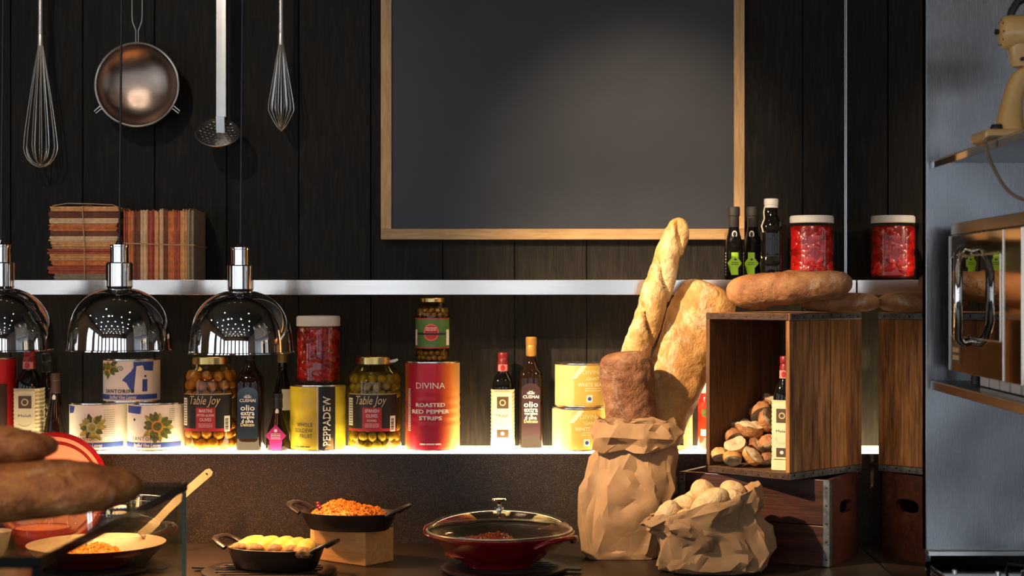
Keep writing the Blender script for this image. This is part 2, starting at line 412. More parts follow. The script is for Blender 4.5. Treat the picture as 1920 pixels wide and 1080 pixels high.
for iy, yy in enumerate((-2.6, -1.6, -.6, .4, 1.4, 2.3, 3.2)):
    for ix, xx in enumerate((-3.6, -2.7, -1.8, -.9, 0, .9)):
        if iy == 6 and ix % 2: continue
        xj = xx + (.5 if iy % 2 else 0)
        if dl0 is None:
            dl0 = thing('ceiling_downlight', 'small round recessed downlight in the dark ceiling', 'downlight', (xj, yy, CEIL), 0, 'ceiling downlights')
            ring = MB().lathe([(.06, -.001), (.075, -.001), (.075, -.008), (.06, -.008)], 24, (False, False)).build('bezel', M_steels, dl0)
            lens = MB().lathe([(.001, -.003), (.022, -.003), (.022, -.006), (.001, -.006)], 20).build('lens', M_down, dl0)
        else:
            d = thing('ceiling_downlight', dl0['label'], 'downlight', (xj, yy, CEIL), 0, 'ceiling downlights')
            for ch in (ring, lens): q = ch.copy(); COL.objects.link(q); q.parent = d

# ------------------------------------------------------------------ chalkboard
cbY = YB - .003
x0, x1, z0 = WX(714, 4.78), WX(1396, 4.78), WZ(449, 4.78); fw = 20 * 4.78 / F; zt = 2.95
cb = thing('chalkboard', 'large blank slate chalkboard in an oak frame on the dark wall', 'chalkboard', ((x0 + x1) / 2, cbY, z0))
hw = (x1 - x0) / 2; H = zt - z0
m, nt, b = new_mat('slate'); v = coords(nt)
n = tex_noise(nt, v, 3.5, 6, .6, .5)
nt.links.new(ramp(nt, n, [(.3, (.024, .027, .036)), (.7, (.036, .040, .052))]), b.inputs['Base Color'])  # blue tint in the base colour stands in for window sheen
mr = nt.nodes.new('ShaderNodeMapRange'); mr.inputs[3].default_value = .40; mr.inputs[4].default_value = .56
nt.links.new(tex_noise(nt, coords(nt, (1, 1, 1), loc=(5, 0, 1)), 4, 5), mr.inputs[0]); nt.links.new(mr.outputs[0], b.inputs['Roughness'])
bump(nt, b, tex_noise(nt, v, 500, 2), .06, .001); M_slate = m
MB().box(-hw + fw * .6, hw - fw * .6, -.018, 0, fw * .6, H - fw * .6).build('slate', M_slate, cb, smooth=0)
for sx in (-1, 1): MB().bbox(min(sx * hw, sx * (hw - fw)), max(sx * hw, sx * (hw - fw)), -.026, 0, fw, H - fw, .0015).build('stile', M_oak, cb)
for za in (0, H - fw): MB().bbox(-hw, hw, -.026, 0, za, za + fw, .0015).build('rail', M_oakx, cb)

# ------------------------------------------------------------------ hanging utensils and their rail
UY = 4.72
rl = thing('utensil_rail', 'round steel rail holding the hanging utensils', 'rail', (WX(300, UY), UY, 2.62))
MB().tube([(-.5, 0, 0), (.5, 0, 0)], .007, 12).build('bar', M_steels, rl)
for sx in (-.45, .45): MB().tube([(sx, 0, 0), (sx, YB - UY - .001, 0)], .006, 10).build('bracket', M_steels, rl)
def hook(x):
    p = []
    for k in range(13): a = R(200 - 210 * k / 12); p.append((x + 0, .012 * math.cos(a) * 1, 2.62 + .012 * math.sin(a)))
    p = [(q[0], q[1] + UY, q[2]) for q in p]
    e = p[0]; p = [(x, UY - .002, 2.555), (x, UY - .010, 2.56), (x, UY - .013, 2.58)] + p
    o = MB().tube([(q[0] - x, q[1] - UY, q[2] - 2.62) for q in p], .0018, 6).build('steel_hook', M_steels, None, (x, UY, 2.62)); return o
def whisk(label, px, ytop, ybot, ymax, wmax, n, wire, pointed):
    X = WX(px, UY); s = S(UY); zt = WZ(ytop, UY); zb = WZ(ybot, UY); zm = WZ(ymax, UY); rm = wmax / 2 / s
    t = thing('wire_whisk', label, 'whisk', (X, UY, zb), 0)
    L = zt - zb; hz = 2.556 - zb
    MB().lathe([(.009, L - .01), (.0095, L + .01), (.0085, L + .05), (.0095, hz - .03), (.007, hz - .005)], 20).build('handle', M_steels, t)
    MB().lathe([(.0105, L - .028), (.0105, L + .004), (.0098, L + .006)], 20, (True, False)).build('ferrule', M_steels, t)
    lo = [(0, -.007 * math.cos(a), hz + .001 + .007 * math.sin(a)) for a in [2 * math.pi * k / 16 for k in range(16)]]
    MB().tube(lo, .0014, 6, True).build('hanging_loop', M_steels, t)
    for i in range(n):
        a = math.pi * (i + .35) / n; rs = rm * (1 - .16 * (i % 3)); pts = []
        q = .004 + .003 * (i % 3); hmid = (zm - zb)
        for k in range(25):
            u = k / 24 * 2 - 1; au = abs(u)            # from ferrule down to tip and up again
            if au > .45:
                tt = (au - .45) / .55; rad = rs + (.0055 - rs) * (tt ** 1.15 if not pointed else tt); z = hmid + (L - .02 - hmid) * tt
            else:
                tt = au / .45
                if pointed: rad = rs * tt ** .8; z = q * .5 + hmid * tt ** 1.1
                else: rad = rs * math.sin(tt * math.pi / 2); z = q * .5 + hmid * (1 - math.cos(tt * math.pi / 2))
            sg = 1 if u > 0 else -1
            pts.append((sg * rad * math.cos(a), sg * rad * math.sin(a), z + (1 - au) * q))
        MB().tube(pts, wire, 6).build('wire', M_wire, t)
    tag(hook(X), 'small bent steel hook holding up ' + ('the long balloon whisk' if not pointed else 'the short pointed whisk'), 'hook')
whisk('large balloon whisk with long wire loops at the far left of the dark wall', 76, 68, 317, 275, 62, 7, .0016, False)
whisk('smaller narrow whisk with a pointed wire tip, next to the perforated skimmer', 527, 66, 250, 206, 50, 8, .0014, True)
# strainer
X = WX(257, UY); s = S(UY); zc = WZ(159, UY); r = 78 / s
t = thing('round_strainer', 'round fine mesh strainer with a coppery sheen and a wire handle', 'strainer', (X, UY, zc))
m, nt, b = new_mat('strainer_mesh'); b.inputs['Metallic'].default_value = 1
b.inputs['Base Color'].default_value = (.42, .31, .25, 1); b.inputs['Roughness'].default_value = .24
v = coords(nt, (1, 1, 1)); wv = nt.nodes.new('ShaderNodeTexWave'); wv.inputs['Scale'].default_value = 160; wv.bands_direction = 'Z'
wv2 = nt.nodes.new('ShaderNodeTexWave'); wv2.inputs['Scale'].default_value = 160; wv2.bands_direction = 'X'
nt.links.new(v, wv.inputs[0]); nt.links.new(v, wv2.inputs[0]); ad = nt.nodes.new('ShaderNodeMath'); nt.links.new(wv.outputs['Fac'], ad.inputs[0]); nt.links.new(wv2.outputs['Fac'], ad.inputs[1])
bump(nt, b, ad.outputs[0], .12, .001); M_mesh = m
rings = [(r * math.sin(R(a)), .064 * math.cos(R(a))) for a in (2, 12, 24, 36, 48, 60, 72, 82, 90)]
rot = Matrix.Rotation(R(-90), 4, 'X')      # bowl bulges towards the wall
MB().lathe(rings, 48, (True, False)).xf(rot).build('mesh_bowl', M_mesh, t, smooth=80)
MB().tube([(r * math.cos(2 * math.pi * k / 48), -.002, r * math.sin(2 * math.pi * k / 48)) for k in range(48)], .0034, 8, True).build('rim', M_wire, t)
hb = [(-.0035, 0, r), (-.0035, 0, r + .03), (-.0035, 0, r + .036), (-.013, 0, r + .062), (-.0145, 0, r + .08), (-.0145, 0, 2.545 - zc), (-.01, 0, 2.556 - zc), (0, 0, 2.56 - zc), (.01, 0, 2.556 - zc), (.0145, 0, 2.545 - zc), (.0145, 0, r + .08), (.013, 0, r + .062), (.0035, 0, r + .036), (.0035, 0, r + .03), (.0035, 0, r)]
MB().tube(hb, .0017, 8).build('handle', M_wire, t)
for sg in (-1, 1):
    a = R(-32) if sg > 0 else R(180 + 32); d = Vector((math.cos(a), 0, math.sin(a))); q = Vector((-d.z, 0, d.x)); c0 = d * r
    MB().tube([c0 + q * .006, c0 + d * .006 + q * .004, c0 + d * .022 + q * .0042 + Vector((0, 0, -.003)), c0 + d * .023 - q * .0035 + Vector((0, 0, -.003)), c0 + d * .006 - q * .004, c0 - q * .006], .0016, 6).build('rest_hook', M_wire, t)
tag(hook(X), 'small bent steel hook holding up the round strainer', 'hook')
# skimmer
X = WX(411, UY); zc = WZ(250, UY)
t = thing('perforated_skimmer', 'perforated steel skimmer with a long flat handle', 'skimmer', (X, UY - .02, zc))
bm = bmesh.new(); holes = []
N = 56
for i in range(N):
    for j in range(N):
        pass
bm.free()
# dished disc as a grid with real holes
m = MB(); gn = 61; rad = 41 / s; idx = {}
hs = []
for i in range(-4, 5):
    for j in range(-4, 5):
        hx, hy = (i + (.5 if j % 2 else 0)) * rad * .205, j * rad * .18
        if math.hypot(hx, hy) < rad * .84: hs.append((hx, hy))
cell = 2 * rad / (gn - 1)
def keep(x, y): return math.hypot(x, y) <= rad and all(math.hypot(x - a, y - b) > rad * .042 for a, b in hs)
vs = []; fs = []
for i in range(gn):
    for j in range(gn):
        x, y = -rad + i * cell, -rad + j * cell; d = math.hypot(x, y)
        if d > rad: x, y = x * rad / d, y * rad / d; d = rad
        vs.append((x, y, -.012 * (1 - (d / rad) ** 2)))
for i in range(gn - 1):
    for j in range(gn - 1):
        cx, cy = -rad + (i + .5) * cell, -rad + (j + .5) * cell
        if keep(cx, cy): fs.append((i * gn + j, (i + 1) * gn + j, (i + 1) * gn + j + 1, i * gn + j + 1))
m.add(vs, fs)
rot = Matrix.Rotation(R(8), 4, 'Y') @ Matrix.Rotation(R(43), 4, 'X')
ds = m.xf(rot).build('perforated_disc', M_steels, t)
md = ds.modifiers.new('thickness', 'SOLIDIFY'); md.thickness = .0012
MB().tube([rot @ Vector((rad * math.cos(2 * math.pi * k / 40), rad * math.sin(2 * math.pi * k / 40), 0)) for k in range(40)], .0012, 6, True).build('rim', M_steels, t)
hz = WZ(220, UY) - zc
hm = MB(); zt = 2.556 - zc
hm.bbox(-.0165 + .004, .0165 + .0, -.0015, .0015, hz, zt - .0, .0012)
hh = hm.build('handle', M_steels, t, (.004, .018, 0))
MB().bbox(-.012, .013, -.0018, .0018, hz - .045, hz + .004, .001).build('handle_root', M_steels, t, (.004, .019, 0), (R(8), 0, 0))
tag(hook(X + .006), 'small bent steel hook holding up the perforated skimmer', 'hook')

# ------------------------------------------------------------------ heat lamps
LY = 4.2
M_cord = plain('lamp_cord', (.012, .012, .016), .35)
M_bulb = emit('heat_bulb', (1, .42, .16), 14)
def heat_lamp(px, ytop, yrim, label):
    s = S(LY); X = WX(px, LY); zr = WZ(yrim, LY); t = thing('heat_lamp', label, 'pendant lamp', (X, LY, zr), 0, 'row of chrome heat lamps')
    Rr = 97 / s; h = 117 / s; zn = h; n1 = 165 / s - .0; 
    prof = [(Rr + .005, -.001), (Rr + .005, .0012), (Rr + .001, .003)]
    for k in range(1, 24):
        u = k / 23; a = u * math.pi / 2; e = 2 / 2.35
        prof.append((max(.02, Rr * math.cos(a) ** e), .003 + (h - .003) * math.sin(a) ** e))
    outer = prof
    inner = [(max(.016, q - .003), z - .003) for q, z in prof[3:][::-1]]
    inner[-1] = (Rr - .002, .001)
    MB().lathe(outer + [(.018, h - .004)] + inner[1:] + [(Rr + .001, -.001), (Rr + .005, -.001)], 64, (False, False)).build('dome_shade', M_chrome, t, smooth=50)
    MB().lathe([(.02, h - .004), (.030, h - .002), (.0335, h + .003), (.0335, h + 45 / s), (.031, h + 47 / s), (.02, h + 47 / s)], 40).build('neck', M_chrome, t, smooth=14)
    MB().lathe([(.0228, h + 46.8 / s), (.0228, h + 76 / s), (.0238, h + 77 / s), (.0238, h + 80 / s), (.012, h + 80 / s), (.006, h + 88 / s)], 40).build('neck_cap', M_chrome, t, smooth=14)
    zc0 = h + 86 / s; lean = .006 * (CEIL - zr) / .8
    MB().tube([(0, 0, zc0), (lean, 0, CEIL - zr - .02)], .0028, 10).build('cord', M_cord, t)
    MB().lathe([(.05, 0), (.05, -.02), (.01, -.03)], 24).build('ceiling_rose', M_chrome, t, (lean, 0, CEIL - zr - .0005))
    b = MB().lathe([(.008, .11), (.013, .10), (.016, .085), (.03, .06), (.034, .045), (.03, .03), (.015, .02), (.001, .018)], 24).build('bulb', M_bulb, t)
    l = bpy.data.lights.new('heat_bulb_light', 'SPOT'); l.energy = HEAT_W; l.color = (1, .52, .22); l.shadow_soft_size = .03; l.spot_size = R(125); l.spot_blend = .7
    lo = bpy.data.objects.new('heat_bulb_light', l); COL.objects.link(lo); lo.parent = t; lo.location = (0, 0, .016)
    return t
heat_lamp(2, 460, 656, 'chrome dome heat lamp cut off by the left edge of the picture')
heat_lamp(224, 460, 656, 'middle chrome dome heat lamp, hanging in front of the stacked white cans')
heat_lamp(451, 465, 661, 'rightmost chrome dome heat lamp, hanging above the left olive jar')

# ------------------------------------------------------------------ old book bundles on the steel shelf
BOOK = [plain('book_orange', (.66, .20, .06), .8, var=.35, scale=60), plain('book_tan', (.72, .36, .14), .8, var=.3, scale=60), plain('book_brown', (.20, .06, .03), .8, var=.4, scale=60),
        plain('book_cream', (.76, .52, .29), .8, var=.2, scale=60), plain('book_red', (.44, .09, .045), .8, var=.35, scale=60), plain('book_grey', (.33, .25, .16), .8, var=.2, scale=60)]
BY = 4.63; s = S(BY); rnd = random.Random(4)
def slab(w, d, h, mat, parent, loc, seed, rot=(0, 0, 0), axis='h'):
    rr = random.Random(seed); m = MB(); nx = 10; vs = []; fs = []
    # ragged pile of thin leaves: fluted front face
    nl = max(3, int((h if axis == 'h' else w) / .0028)); 
    for k in range(nl):
        j = rr.uniform(-.0025, .0025); e = rr.uniform(-.004, .003)
        if axis == 'h':
            a, b2 = h * k / nl, h * (k + .93) / nl
            m.box(-w / 2 + e, w / 2 + rr.uniform(-.004, .003), j, d + j, a, b2)
        else:
            a, b2 = w * k / nl, w * (k + .93) / nl
            m.box(-w / 2 + a, -w / 2 + b2, j, d + j, 0, h + e)
    return m.build('book', mat, parent, loc, rot, smooth=0)
X0, X1 = WX(92, BY), WX(224, BY); wB = X1 - X0; zt = WZ(387, BY)
t = thing('book_bundle', 'string-tied pile of worn old books lying flat on the steel shelf', 'book bundle', ((X0 + X1) / 2, BY, ZU + .0005))
hs_ = [.016, .02, .015, .017, .014, .018, .016, .013, .020, .015, .018, .013]; tot = sum(hs_); sc_ = (zt - ZU) / tot; z = 0
cols = [5, 4, 0, 1, 4, 1, 3, 2, 0, 3, 2, 1]
for k, hh_ in enumerate(hs_):
    hh_ *= sc_; wk = wB * (1 - rnd.uniform(0, .05)) * (.93 if k == 0 else 1)
    slab(wk, .14, hh_ * .97, BOOK[cols[k]], t, (rnd.uniform(-.003, .003) + (.008 if k == 0 else 0), rnd.uniform(0, .004), z), k, (0, 0, 0)); z += hh_
MB().tube([(.003, -.006, .002), (.002, -.007, z * .5), (-.004, -.006, z), (0, .07, z + .006), (0, .150, z), (0, .152, .01)], .0016, 6).build('string', M_string, t)
MB().tube([(-wB / 2 + .01, -.002, z + .001), (-wB / 4, .0, z + .008), (.02, .004, z + .007), (wB / 2 - .02, .002, z + .004), (wB / 2 + .004, .01, z - .006)], .0013, 6).build('string', M_string, t)
X0, X1 = WX(231, BY), WX(363, BY); zt = WZ(393, BY)
t = thing('book_bundle', 'string-tied row of worn old books standing upright on the steel shelf', 'book bundle', (X0, BY, ZU + .0005))
ws = [8, 10, 14, 13, 14, 7, 8, 9, 12, 11, 13, 12]; tot = sum(ws); x = 0; cols = [4, 0, 2, 3, 4, 1, 3, 2, 0, 4, 1, 5]
for k, q in enumerate(ws):
    q = q / tot * (X1 - X0); slab(q * .97, .15, (zt - ZU) * (1 - rnd.uniform(0, .02)), BOOK[cols[k]], t, (x + q / 2, rnd.uniform(0, .006), 0), 40 + k, axis='v'); x += q
hB = zt - ZU
MB().tube([(.0, -.006, hB * .52), (x / 2, -.007, hB * .5), (x + .003, -.004, hB * .49), (x + .004, .07, hB * .47), (x + .003, .154, hB * .48), (.0, .158, hB * .5)], .0016, 6).build('string', M_string, t)
MB().tube([(x - .012, -.005, .003), (x - .013, -.006, hB * .5), (x - .011, -.004, hB + .001), (x - .012, .07, hB + .003), (x - .012, .15, hB)], .0014, 6).build('string', M_string, t)

# ================================================================== SHELF GOODS
def can(label, px, Y, wpx, ytop, zbase, name='food_can', zt=None):
    s = S(Y); r = wpx / 2 / s; h = (WZ(ytop, Y - r) if zt is None else zt) - zbase
    t = thing(name, label, 'can', (WX(px, Y), Y, zbase + .0005))
    return t, r, h, s
def can_body(t, r, h, mat, ribs=(), name='label_sleeve'):
    prof = [(r - .001, .004)]
    n = 40
    for k in range(n + 1):
        z = .005 + (h - .01) * k / n; d = 0
        for (a, b2) in ribs:
            if a < z < b2: d = .0007 * math.sin((z - a) / .0048 * 2 * math.pi)
        prof.append((r - .0008 + d, z))
    prof.append((r - .001, h - .004))
    lab = MB().lathe(prof, 56, (False, False)).build(name, mat, t, smooth=50)
    for nm, z0, z1 in (('bottom_rim', 0, .005), ('top_rim', h - .005, h)):
        MB().lathe([(r - .004, z0 + .0005), (r + .0004, z0 + .0003), (r + .0007, (z0 + z1) / 2), (r + .0004, z1 - .0003), (r - .004, z1 - .0005)], 56).build(nm, M_tin, t)
    MB().lathe([(.001, h - .0045), (r - .0035, h - .0045), (r - .0035, h - .003), (.001, h - .003)], 40).build('lid', M_tin, t)
    return lab
CY = 4.705
# --- red can at far left
t, r, h, s = can('red can with a dark lower label at the left edge of the glowing shelf', -26, CY, 108, 672, ZL)
lab = can_body(t, r, h, plain('red_can_print', (.50, .012, .02), .35))
MB().patch(r, R(-80), R(62), .01, h * .72, 20).build('dark_label', plain('maroon_label', (.03, .008, .008), .4), lab)
# --- white cans
def rosette(lab, x, z, R0, r, pale, n=15, seed=1, clip=None):
    rr = random.Random(seed)
    for k in range(n):
        a = 2 * math.pi * k / n + rr.uniform(-.15, .15); L = R0 * rr.uniform(.8, 1.12); wd = R0 * .2
        pts = [(.3 * R0, 0), (.3 * R0, wd * .4), (L * .7, wd), (L, wd * .2), (L * .98, -wd * .3), (L * .68, -wd), (.3 * R0, -wd * .4)]
        pts = [(x + p * math.cos(a) - q * math.sin(a), z + p * math.sin(a) + q * math.cos(a)) for p, q in pts]
        cx = sum(p[0] for p in pts) / len(pts); cz = sum(p[1] for p in pts) / len(pts)
        if clip and cz > clip: continue
        decal('printed_leaf', lab, M_leafy if (k % 3 == 0 or (pale and k % 2)) else M_leaf, [(cx, cz)] + pts, r + .0002 + .00008 * (k % 3))
    decal('printed_slice', lab, M_slicey if pale else M_slice, circ(x, z, R0 * .38), r + .0006)
    decal('printed_slice_core', lab, M_leafy if pale else M_leaf, circ(x, z, R0 * .27), r + .0008)
def white_can(label, px, ytop, zb, kind, zt=None, Y=CY):
    t, r, h, s = can(label, px, Y, 105, ytop, zb, 'vine_leaf_can', zt)
    lab = can_body(t, r, h, M_paperwhite)
    q = 1 / s
    MB().patch(r, R(-75), R(75), h * .13 - 4 * q, h * .13 + 5 * q, 24, t=.0003).build('blue_band', M_blue, lab)
    write('Stuffed Vine Leaves', lab, M_whiteink, -5 * q, h * .13 + .5 * q, 54 * q, 7 * q, r + .0008, shear=.3)
    if kind == 0:
        write('SANTORINI', lab, M_blackink, -12 * q, h * .27, 60 * q, 7 * q, r + .0009, bold=.02, spacing=1.15)
        rosette(lab, -36 * q, h * .83, 24 * q, r, False, seed=3, clip=h - .012)
        sw = [(-7 * q + a * 1.1 * q * math.cos(a * 1.0) * .55, h * .78 + a * 1.1 * q * math.sin(a) * .55) for a in [k * .5 for k in range(2, 22)]]
        mm = MB().tube(wrapped(sw, r + .0004), .0008, 5).build('printed_swirl', M_blackink, lab)
        decal('printed_sky', lab, M_blue, [(25 * q, h * .6), (-4 * q, h * .52), (4 * q, h * .46), (8 * q, h * .36), (14 * q, h * .24), (52 * q, h * .24), (58 * q, h * .94), (16 * q, h * .94), (17 * q, h * .82), (12 * q, h * .72), (3 * q, h * .62)], r + .0003)
        decal('printed_house', lab, M_paperwhite, [(34 * q, h * .5), (17 * q, h * .21), (22 * q, h * .84), (34 * q, h * .86), (37 * q, h * .74), (58 * q, h * .72), (60 * q, h * .21)], r + .0006)
        decal('printed_door', lab, M_blue, [(38 * q, h * .4), (33 * q, h * .26), (33.5 * q, h * .54), (43 * q, h * .54), (43 * q, h * .26)], r + .0009)
        decal('printed_window', lab, M_blackink, circ(39 * q, h * .61, 2.2 * q), r + .0009)
    elif kind == 1:
        decal('printed_sky', lab, M_blue, [(-46 * q, h * .88), (-54 * q, h * .78), (-38 * q, h * .80), (-34 * q, h * .93), (-54 * q, h * .95)], r + .0003)
        rosette(lab, 3 * q, h * .5, 26 * q, r, True, seed=5)
        write('SANTORINI', lab, M_blackink, -2 * q, h * .27, 46 * q, 7 * q, r + .0011, bold=.0, spacing=1.15)
        lines_mark(lab, M_blackink, r + .0004, 24 * q, 46 * q, h * .3, h * .88, 13, .12)
    else:
        decal('printed_sky', lab, M_blue, [(-38 * q, h * .88), (-52 * q, h * .80), (-16 * q, h * .78), (-14 * q, h * .94), (-52 * q, h * .95)], r + .0003)
        rosette(lab, 16 * q, h * .52, 29 * q, r, False, seed=8)
        write('SANTORINI', lab, M_blackink, -6 * q, h * .27, 56 * q, 7 * q, r + .0011, bold=.0, spacing=1.15)
        decal('printed_dot', lab, M_blackink, circ(-30 * q, h * .66, 2.5 * q), r + .0004)
        lines_mark(lab, M_blackink, r + .0004, 38 * q, 50 * q, h * .62, h * .9, 7, .15)
    return t, h
t1, h1 = white_can('white can with a printed leaf rosette, lower left of the three stacked white cans', 184, 757, ZL, 1)
t2, h2 = white_can('white can with a blue corner, lower right of the three stacked white cans', 292, 757, ZL, 2)
white_can('white can with a printed house, topmost of the three stacked white cans', 247, 674, ZL + h1 + .001, 0)

# --- glass jars of olives
def jar_shell(t, r, h, lidr, lidh, neck=.84, waist=None, lidmat=M_gold, glass=None):
    prof = [(r * .80, .0), (r * .95, .004), (r, .014), (r, h * .70), (r * .985, h * .76), (r * .93, h * .83), (lidr * .97, h * .885), (lidr * .95, h - lidh * .6)]
    g = MB().lathe(prof, 48, (True, False)).build('glass', glass or M_glass, t, smooth=50)
    MB().lathe([(lidr, h - lidh), (lidr + .0012, h - lidh + .001), (lidr + .0012, h - .002), (lidr - .001, h), (.001, h)], 48).build('lid', lidmat, t)
    return g
OL = {}
def olive_mesh(nm, mat, rad, elong):
    m = MB(); prof = []
    for k in range(9):
        a = -math.pi / 2 + math.pi * k / 8; prof.append((rad * math.cos(a), elong * rad * math.sin(a)))
    m.lathe(prof, 12, (False, False)); o = m.build(nm, mat, smooth=80); return o
M_olive_a = plain('queen_olive_skin', (.34, .17, .035), .32, coat=.3, var=.3, scale=40)
M_olive_b = plain('green_olive_skin', (.30, .22, .035), .32, coat=.3, var=.3, scale=40)
def brine(t, r, z0, z1, mat): return MB().lathe([(r * .8, z0), (r, z0 + .01), (r, z1 - .01), (r * .9, z1)], 32).build('brine', mat, t)
def olives(t, r, rows, rad, mat, label, group, elong=1.15, span=115, seed=1):
    rr = random.Random(seed); proto = None; base = t.location
    for ri, z in enumerate(rows):
        n = max(3, int(2 * R(span) * (r - rad) / (rad * 2.02)))
        for k in range(n + 1):
            a = R(-span) + 2 * R(span) * (k + (.5 if ri % 2 else 0)) / n
            if a > R(span): continue
            q = r - rad * 1.12
            loc = (base.x + q * math.sin(a), base.y - q * math.cos(a), base.z + z + rr.uniform(-.2, .2) * rad)
            if proto is None: proto = olive_mesh('olive', mat, rad, elong); o = proto
            else: o = bpy.data.objects.new('olive', proto.data); COL.objects.link(o)
            o.location = loc; o.rotation_euler = (rr.uniform(0, 3), rr.uniform(0, 3), rr.uniform(0, 3)); tag(o, label, 'olive', group)
def table_jar(label, px, title, lines, omat, orad, bmat, olab, ogrp, sticker, seed):
    Y = 4.71; s = S(Y); r = 50 / s; zt = WZ(670, Y - r * .7); h = zt - ZL; q = 1 / s
    t = thing('olive_jar', label, 'jar', (WX(px, Y), Y, ZL + .0005))
    jar_shell(t, r, h, 36 * q, 14 * q, glass=thin_glass('amber_' + title, (.96, .80, .42) if title == 'a' else (.90, .84, .46)))
    brine(t, r - 2 * orad * 1.05, .008, h * .84, bmat)
    zl0, zl1 = 37 * q, 106 * q
    rows = [orad + .004, orad * 2.75 + .004, zl0 + orad * .9, zl1 - orad * .3, zl1 + orad * 1.5, zl1 + orad * 3.2]
    rows = [z for z in rows if z < h * .82]
    olives(t, r - .002, rows, orad, omat, olab, ogrp, seed=seed)
    lab = MB().patch(r + .0003, R(-64), R(60), zl0, zl1, 26).build('label', M_blacklab, t)
    r2 = r + .0012
    write('Table Joy', lab, M_goldink, -2 * q, zl1 - 14 * q, 60 * q, 21 * q, r2, shear=.35, bold=.0)
    MB().patch(r2 - .0002, R(-64), R(60), zl0, zl0 + 5 * q, 20, t=.0003).build('red_border', M_redlab, lab)
    MB().patch(r2 - .0002, R(-62), R(58), zl1 - 1.2 * q, zl1, 20, t=.0003).build('gold_border', M_goldink, lab)
    MB().patch(r2 - .0002, -18 * q / r, 18 * q / r, zl0 + 5 * q, zl0 + 44 * q, 8, t=.0003).build('red_panel', M_redlab, lab)
    z = zl0 + 38 * q
    for tx, wd, hh_ in lines:
        write(tx, lab, M_whiteink, 0, z, wd * q, hh_ * q, r2 + .0005, bold=.01); z -= (hh_ + 2.6) * q
    lines_mark(lab, M_whiteink, r2 + .0003, -13 * q, 13 * q, zl0 + 7 * q, z + 2 * q, 3, .3)
    MB().patch(r2 - .0002, R(-64), R(-47), zl0 + 10 * q, zl1 - 8 * q, 5, t=.0003).build('facts_panel', M_paperwhite, lab)
    lines_mark(lab, M_blackink, r2 + .0003, -53 * q, -43 * q, zl0 + 12 * q, zl1 - 10 * q, 10, .3)
    MB().patch(r2 - .0002, R(40), R(54), zl0 - 1 * q, zl0 + 28 * q, 5, t=.0003).build('barcode_panel', M_paperwhite, lab)
    bc = MB()
    for k in range(9): bc.patch(r2 + .0003, R(42), R(50), zl0 + (2 + k * 2.4) * q, zl0 + (3 + k * 2.4 + (k % 3) * .4) * q, 3, t=.0002)
    bc.build('barcode', M_blackink, lab, smooth=0)
    if sticker: MB().poly([(22 * q, 0), (40 * q, 2 * q), (46 * q, 6 * q), (44 * q, 9 * q), (28 * q, 5 * q)], -36 * q * .55, .001).build('torn_sticker', M_white, t, (0, 0, h - 12 * q))
table_jar('large jar of amber queen olives under the rightmost heat lamp', 396, 'a', [('MARTINI', 24, 6), ('PITTED-QUEEN', 32, 5), ('OLIVES', 22, 6)], M_olive_a, .0155, plain('amber_brine', (.16, .075, .012), .3), 'amber queen olive packed in the large jar under the rightmost heat lamp', 'queen olives in the left jar', False, 2)
table_jar('large jar of green olives between the yellow can and the red can', 703, 'b', [('SPANISH', 26, 6.5), ('OLIVES', 22, 6.5), ('STUFFED', 18, 4)], M_olive_b, .0128, plain('green_brine', (.10, .075, .012), .3), 'green olive packed in the large jar beside the red can', 'green olives in the right jar', True, 5)

# --- dark oil bottles
M_oliolab = plain('plum_label', (.045, .016, .018), .45)
M_oliolab_sheen = plain('sheen_tinted_label', (.012, .014, .022), .14, coat=.5)  # bluish reflection put into the label's base colour
def crest(lab, x, z, q, y=None, r=None, mat=M_whiteink):
    for k in range(7):
        a = R(20 + 140 * k / 6); p = [(x, z)]
        L = (7 if k % 2 else 9) * q
        pts = [(x + 2 * q * math.cos(a) - .9 * q * math.sin(a), z + 2 * q * math.sin(a) + .9 * q * math.cos(a)), (x + L * math.cos(a), z + L * math.sin(a) * .8), (x + 2 * q * math.cos(a) + .9 * q * math.sin(a), z + 2 * q * math.sin(a) - .9 * q * math.cos(a))]
        decal('crest_leaf', lab, mat, [(x + 3 * q * math.cos(a), z + 3 * q * math.sin(a) * .9)] + pts, r, (0, 0), y)
    decal('crest_base', lab, mat, circ(x, z - .5 * q, 8 * q, 1 * q, 10), r, (0, 0), y)
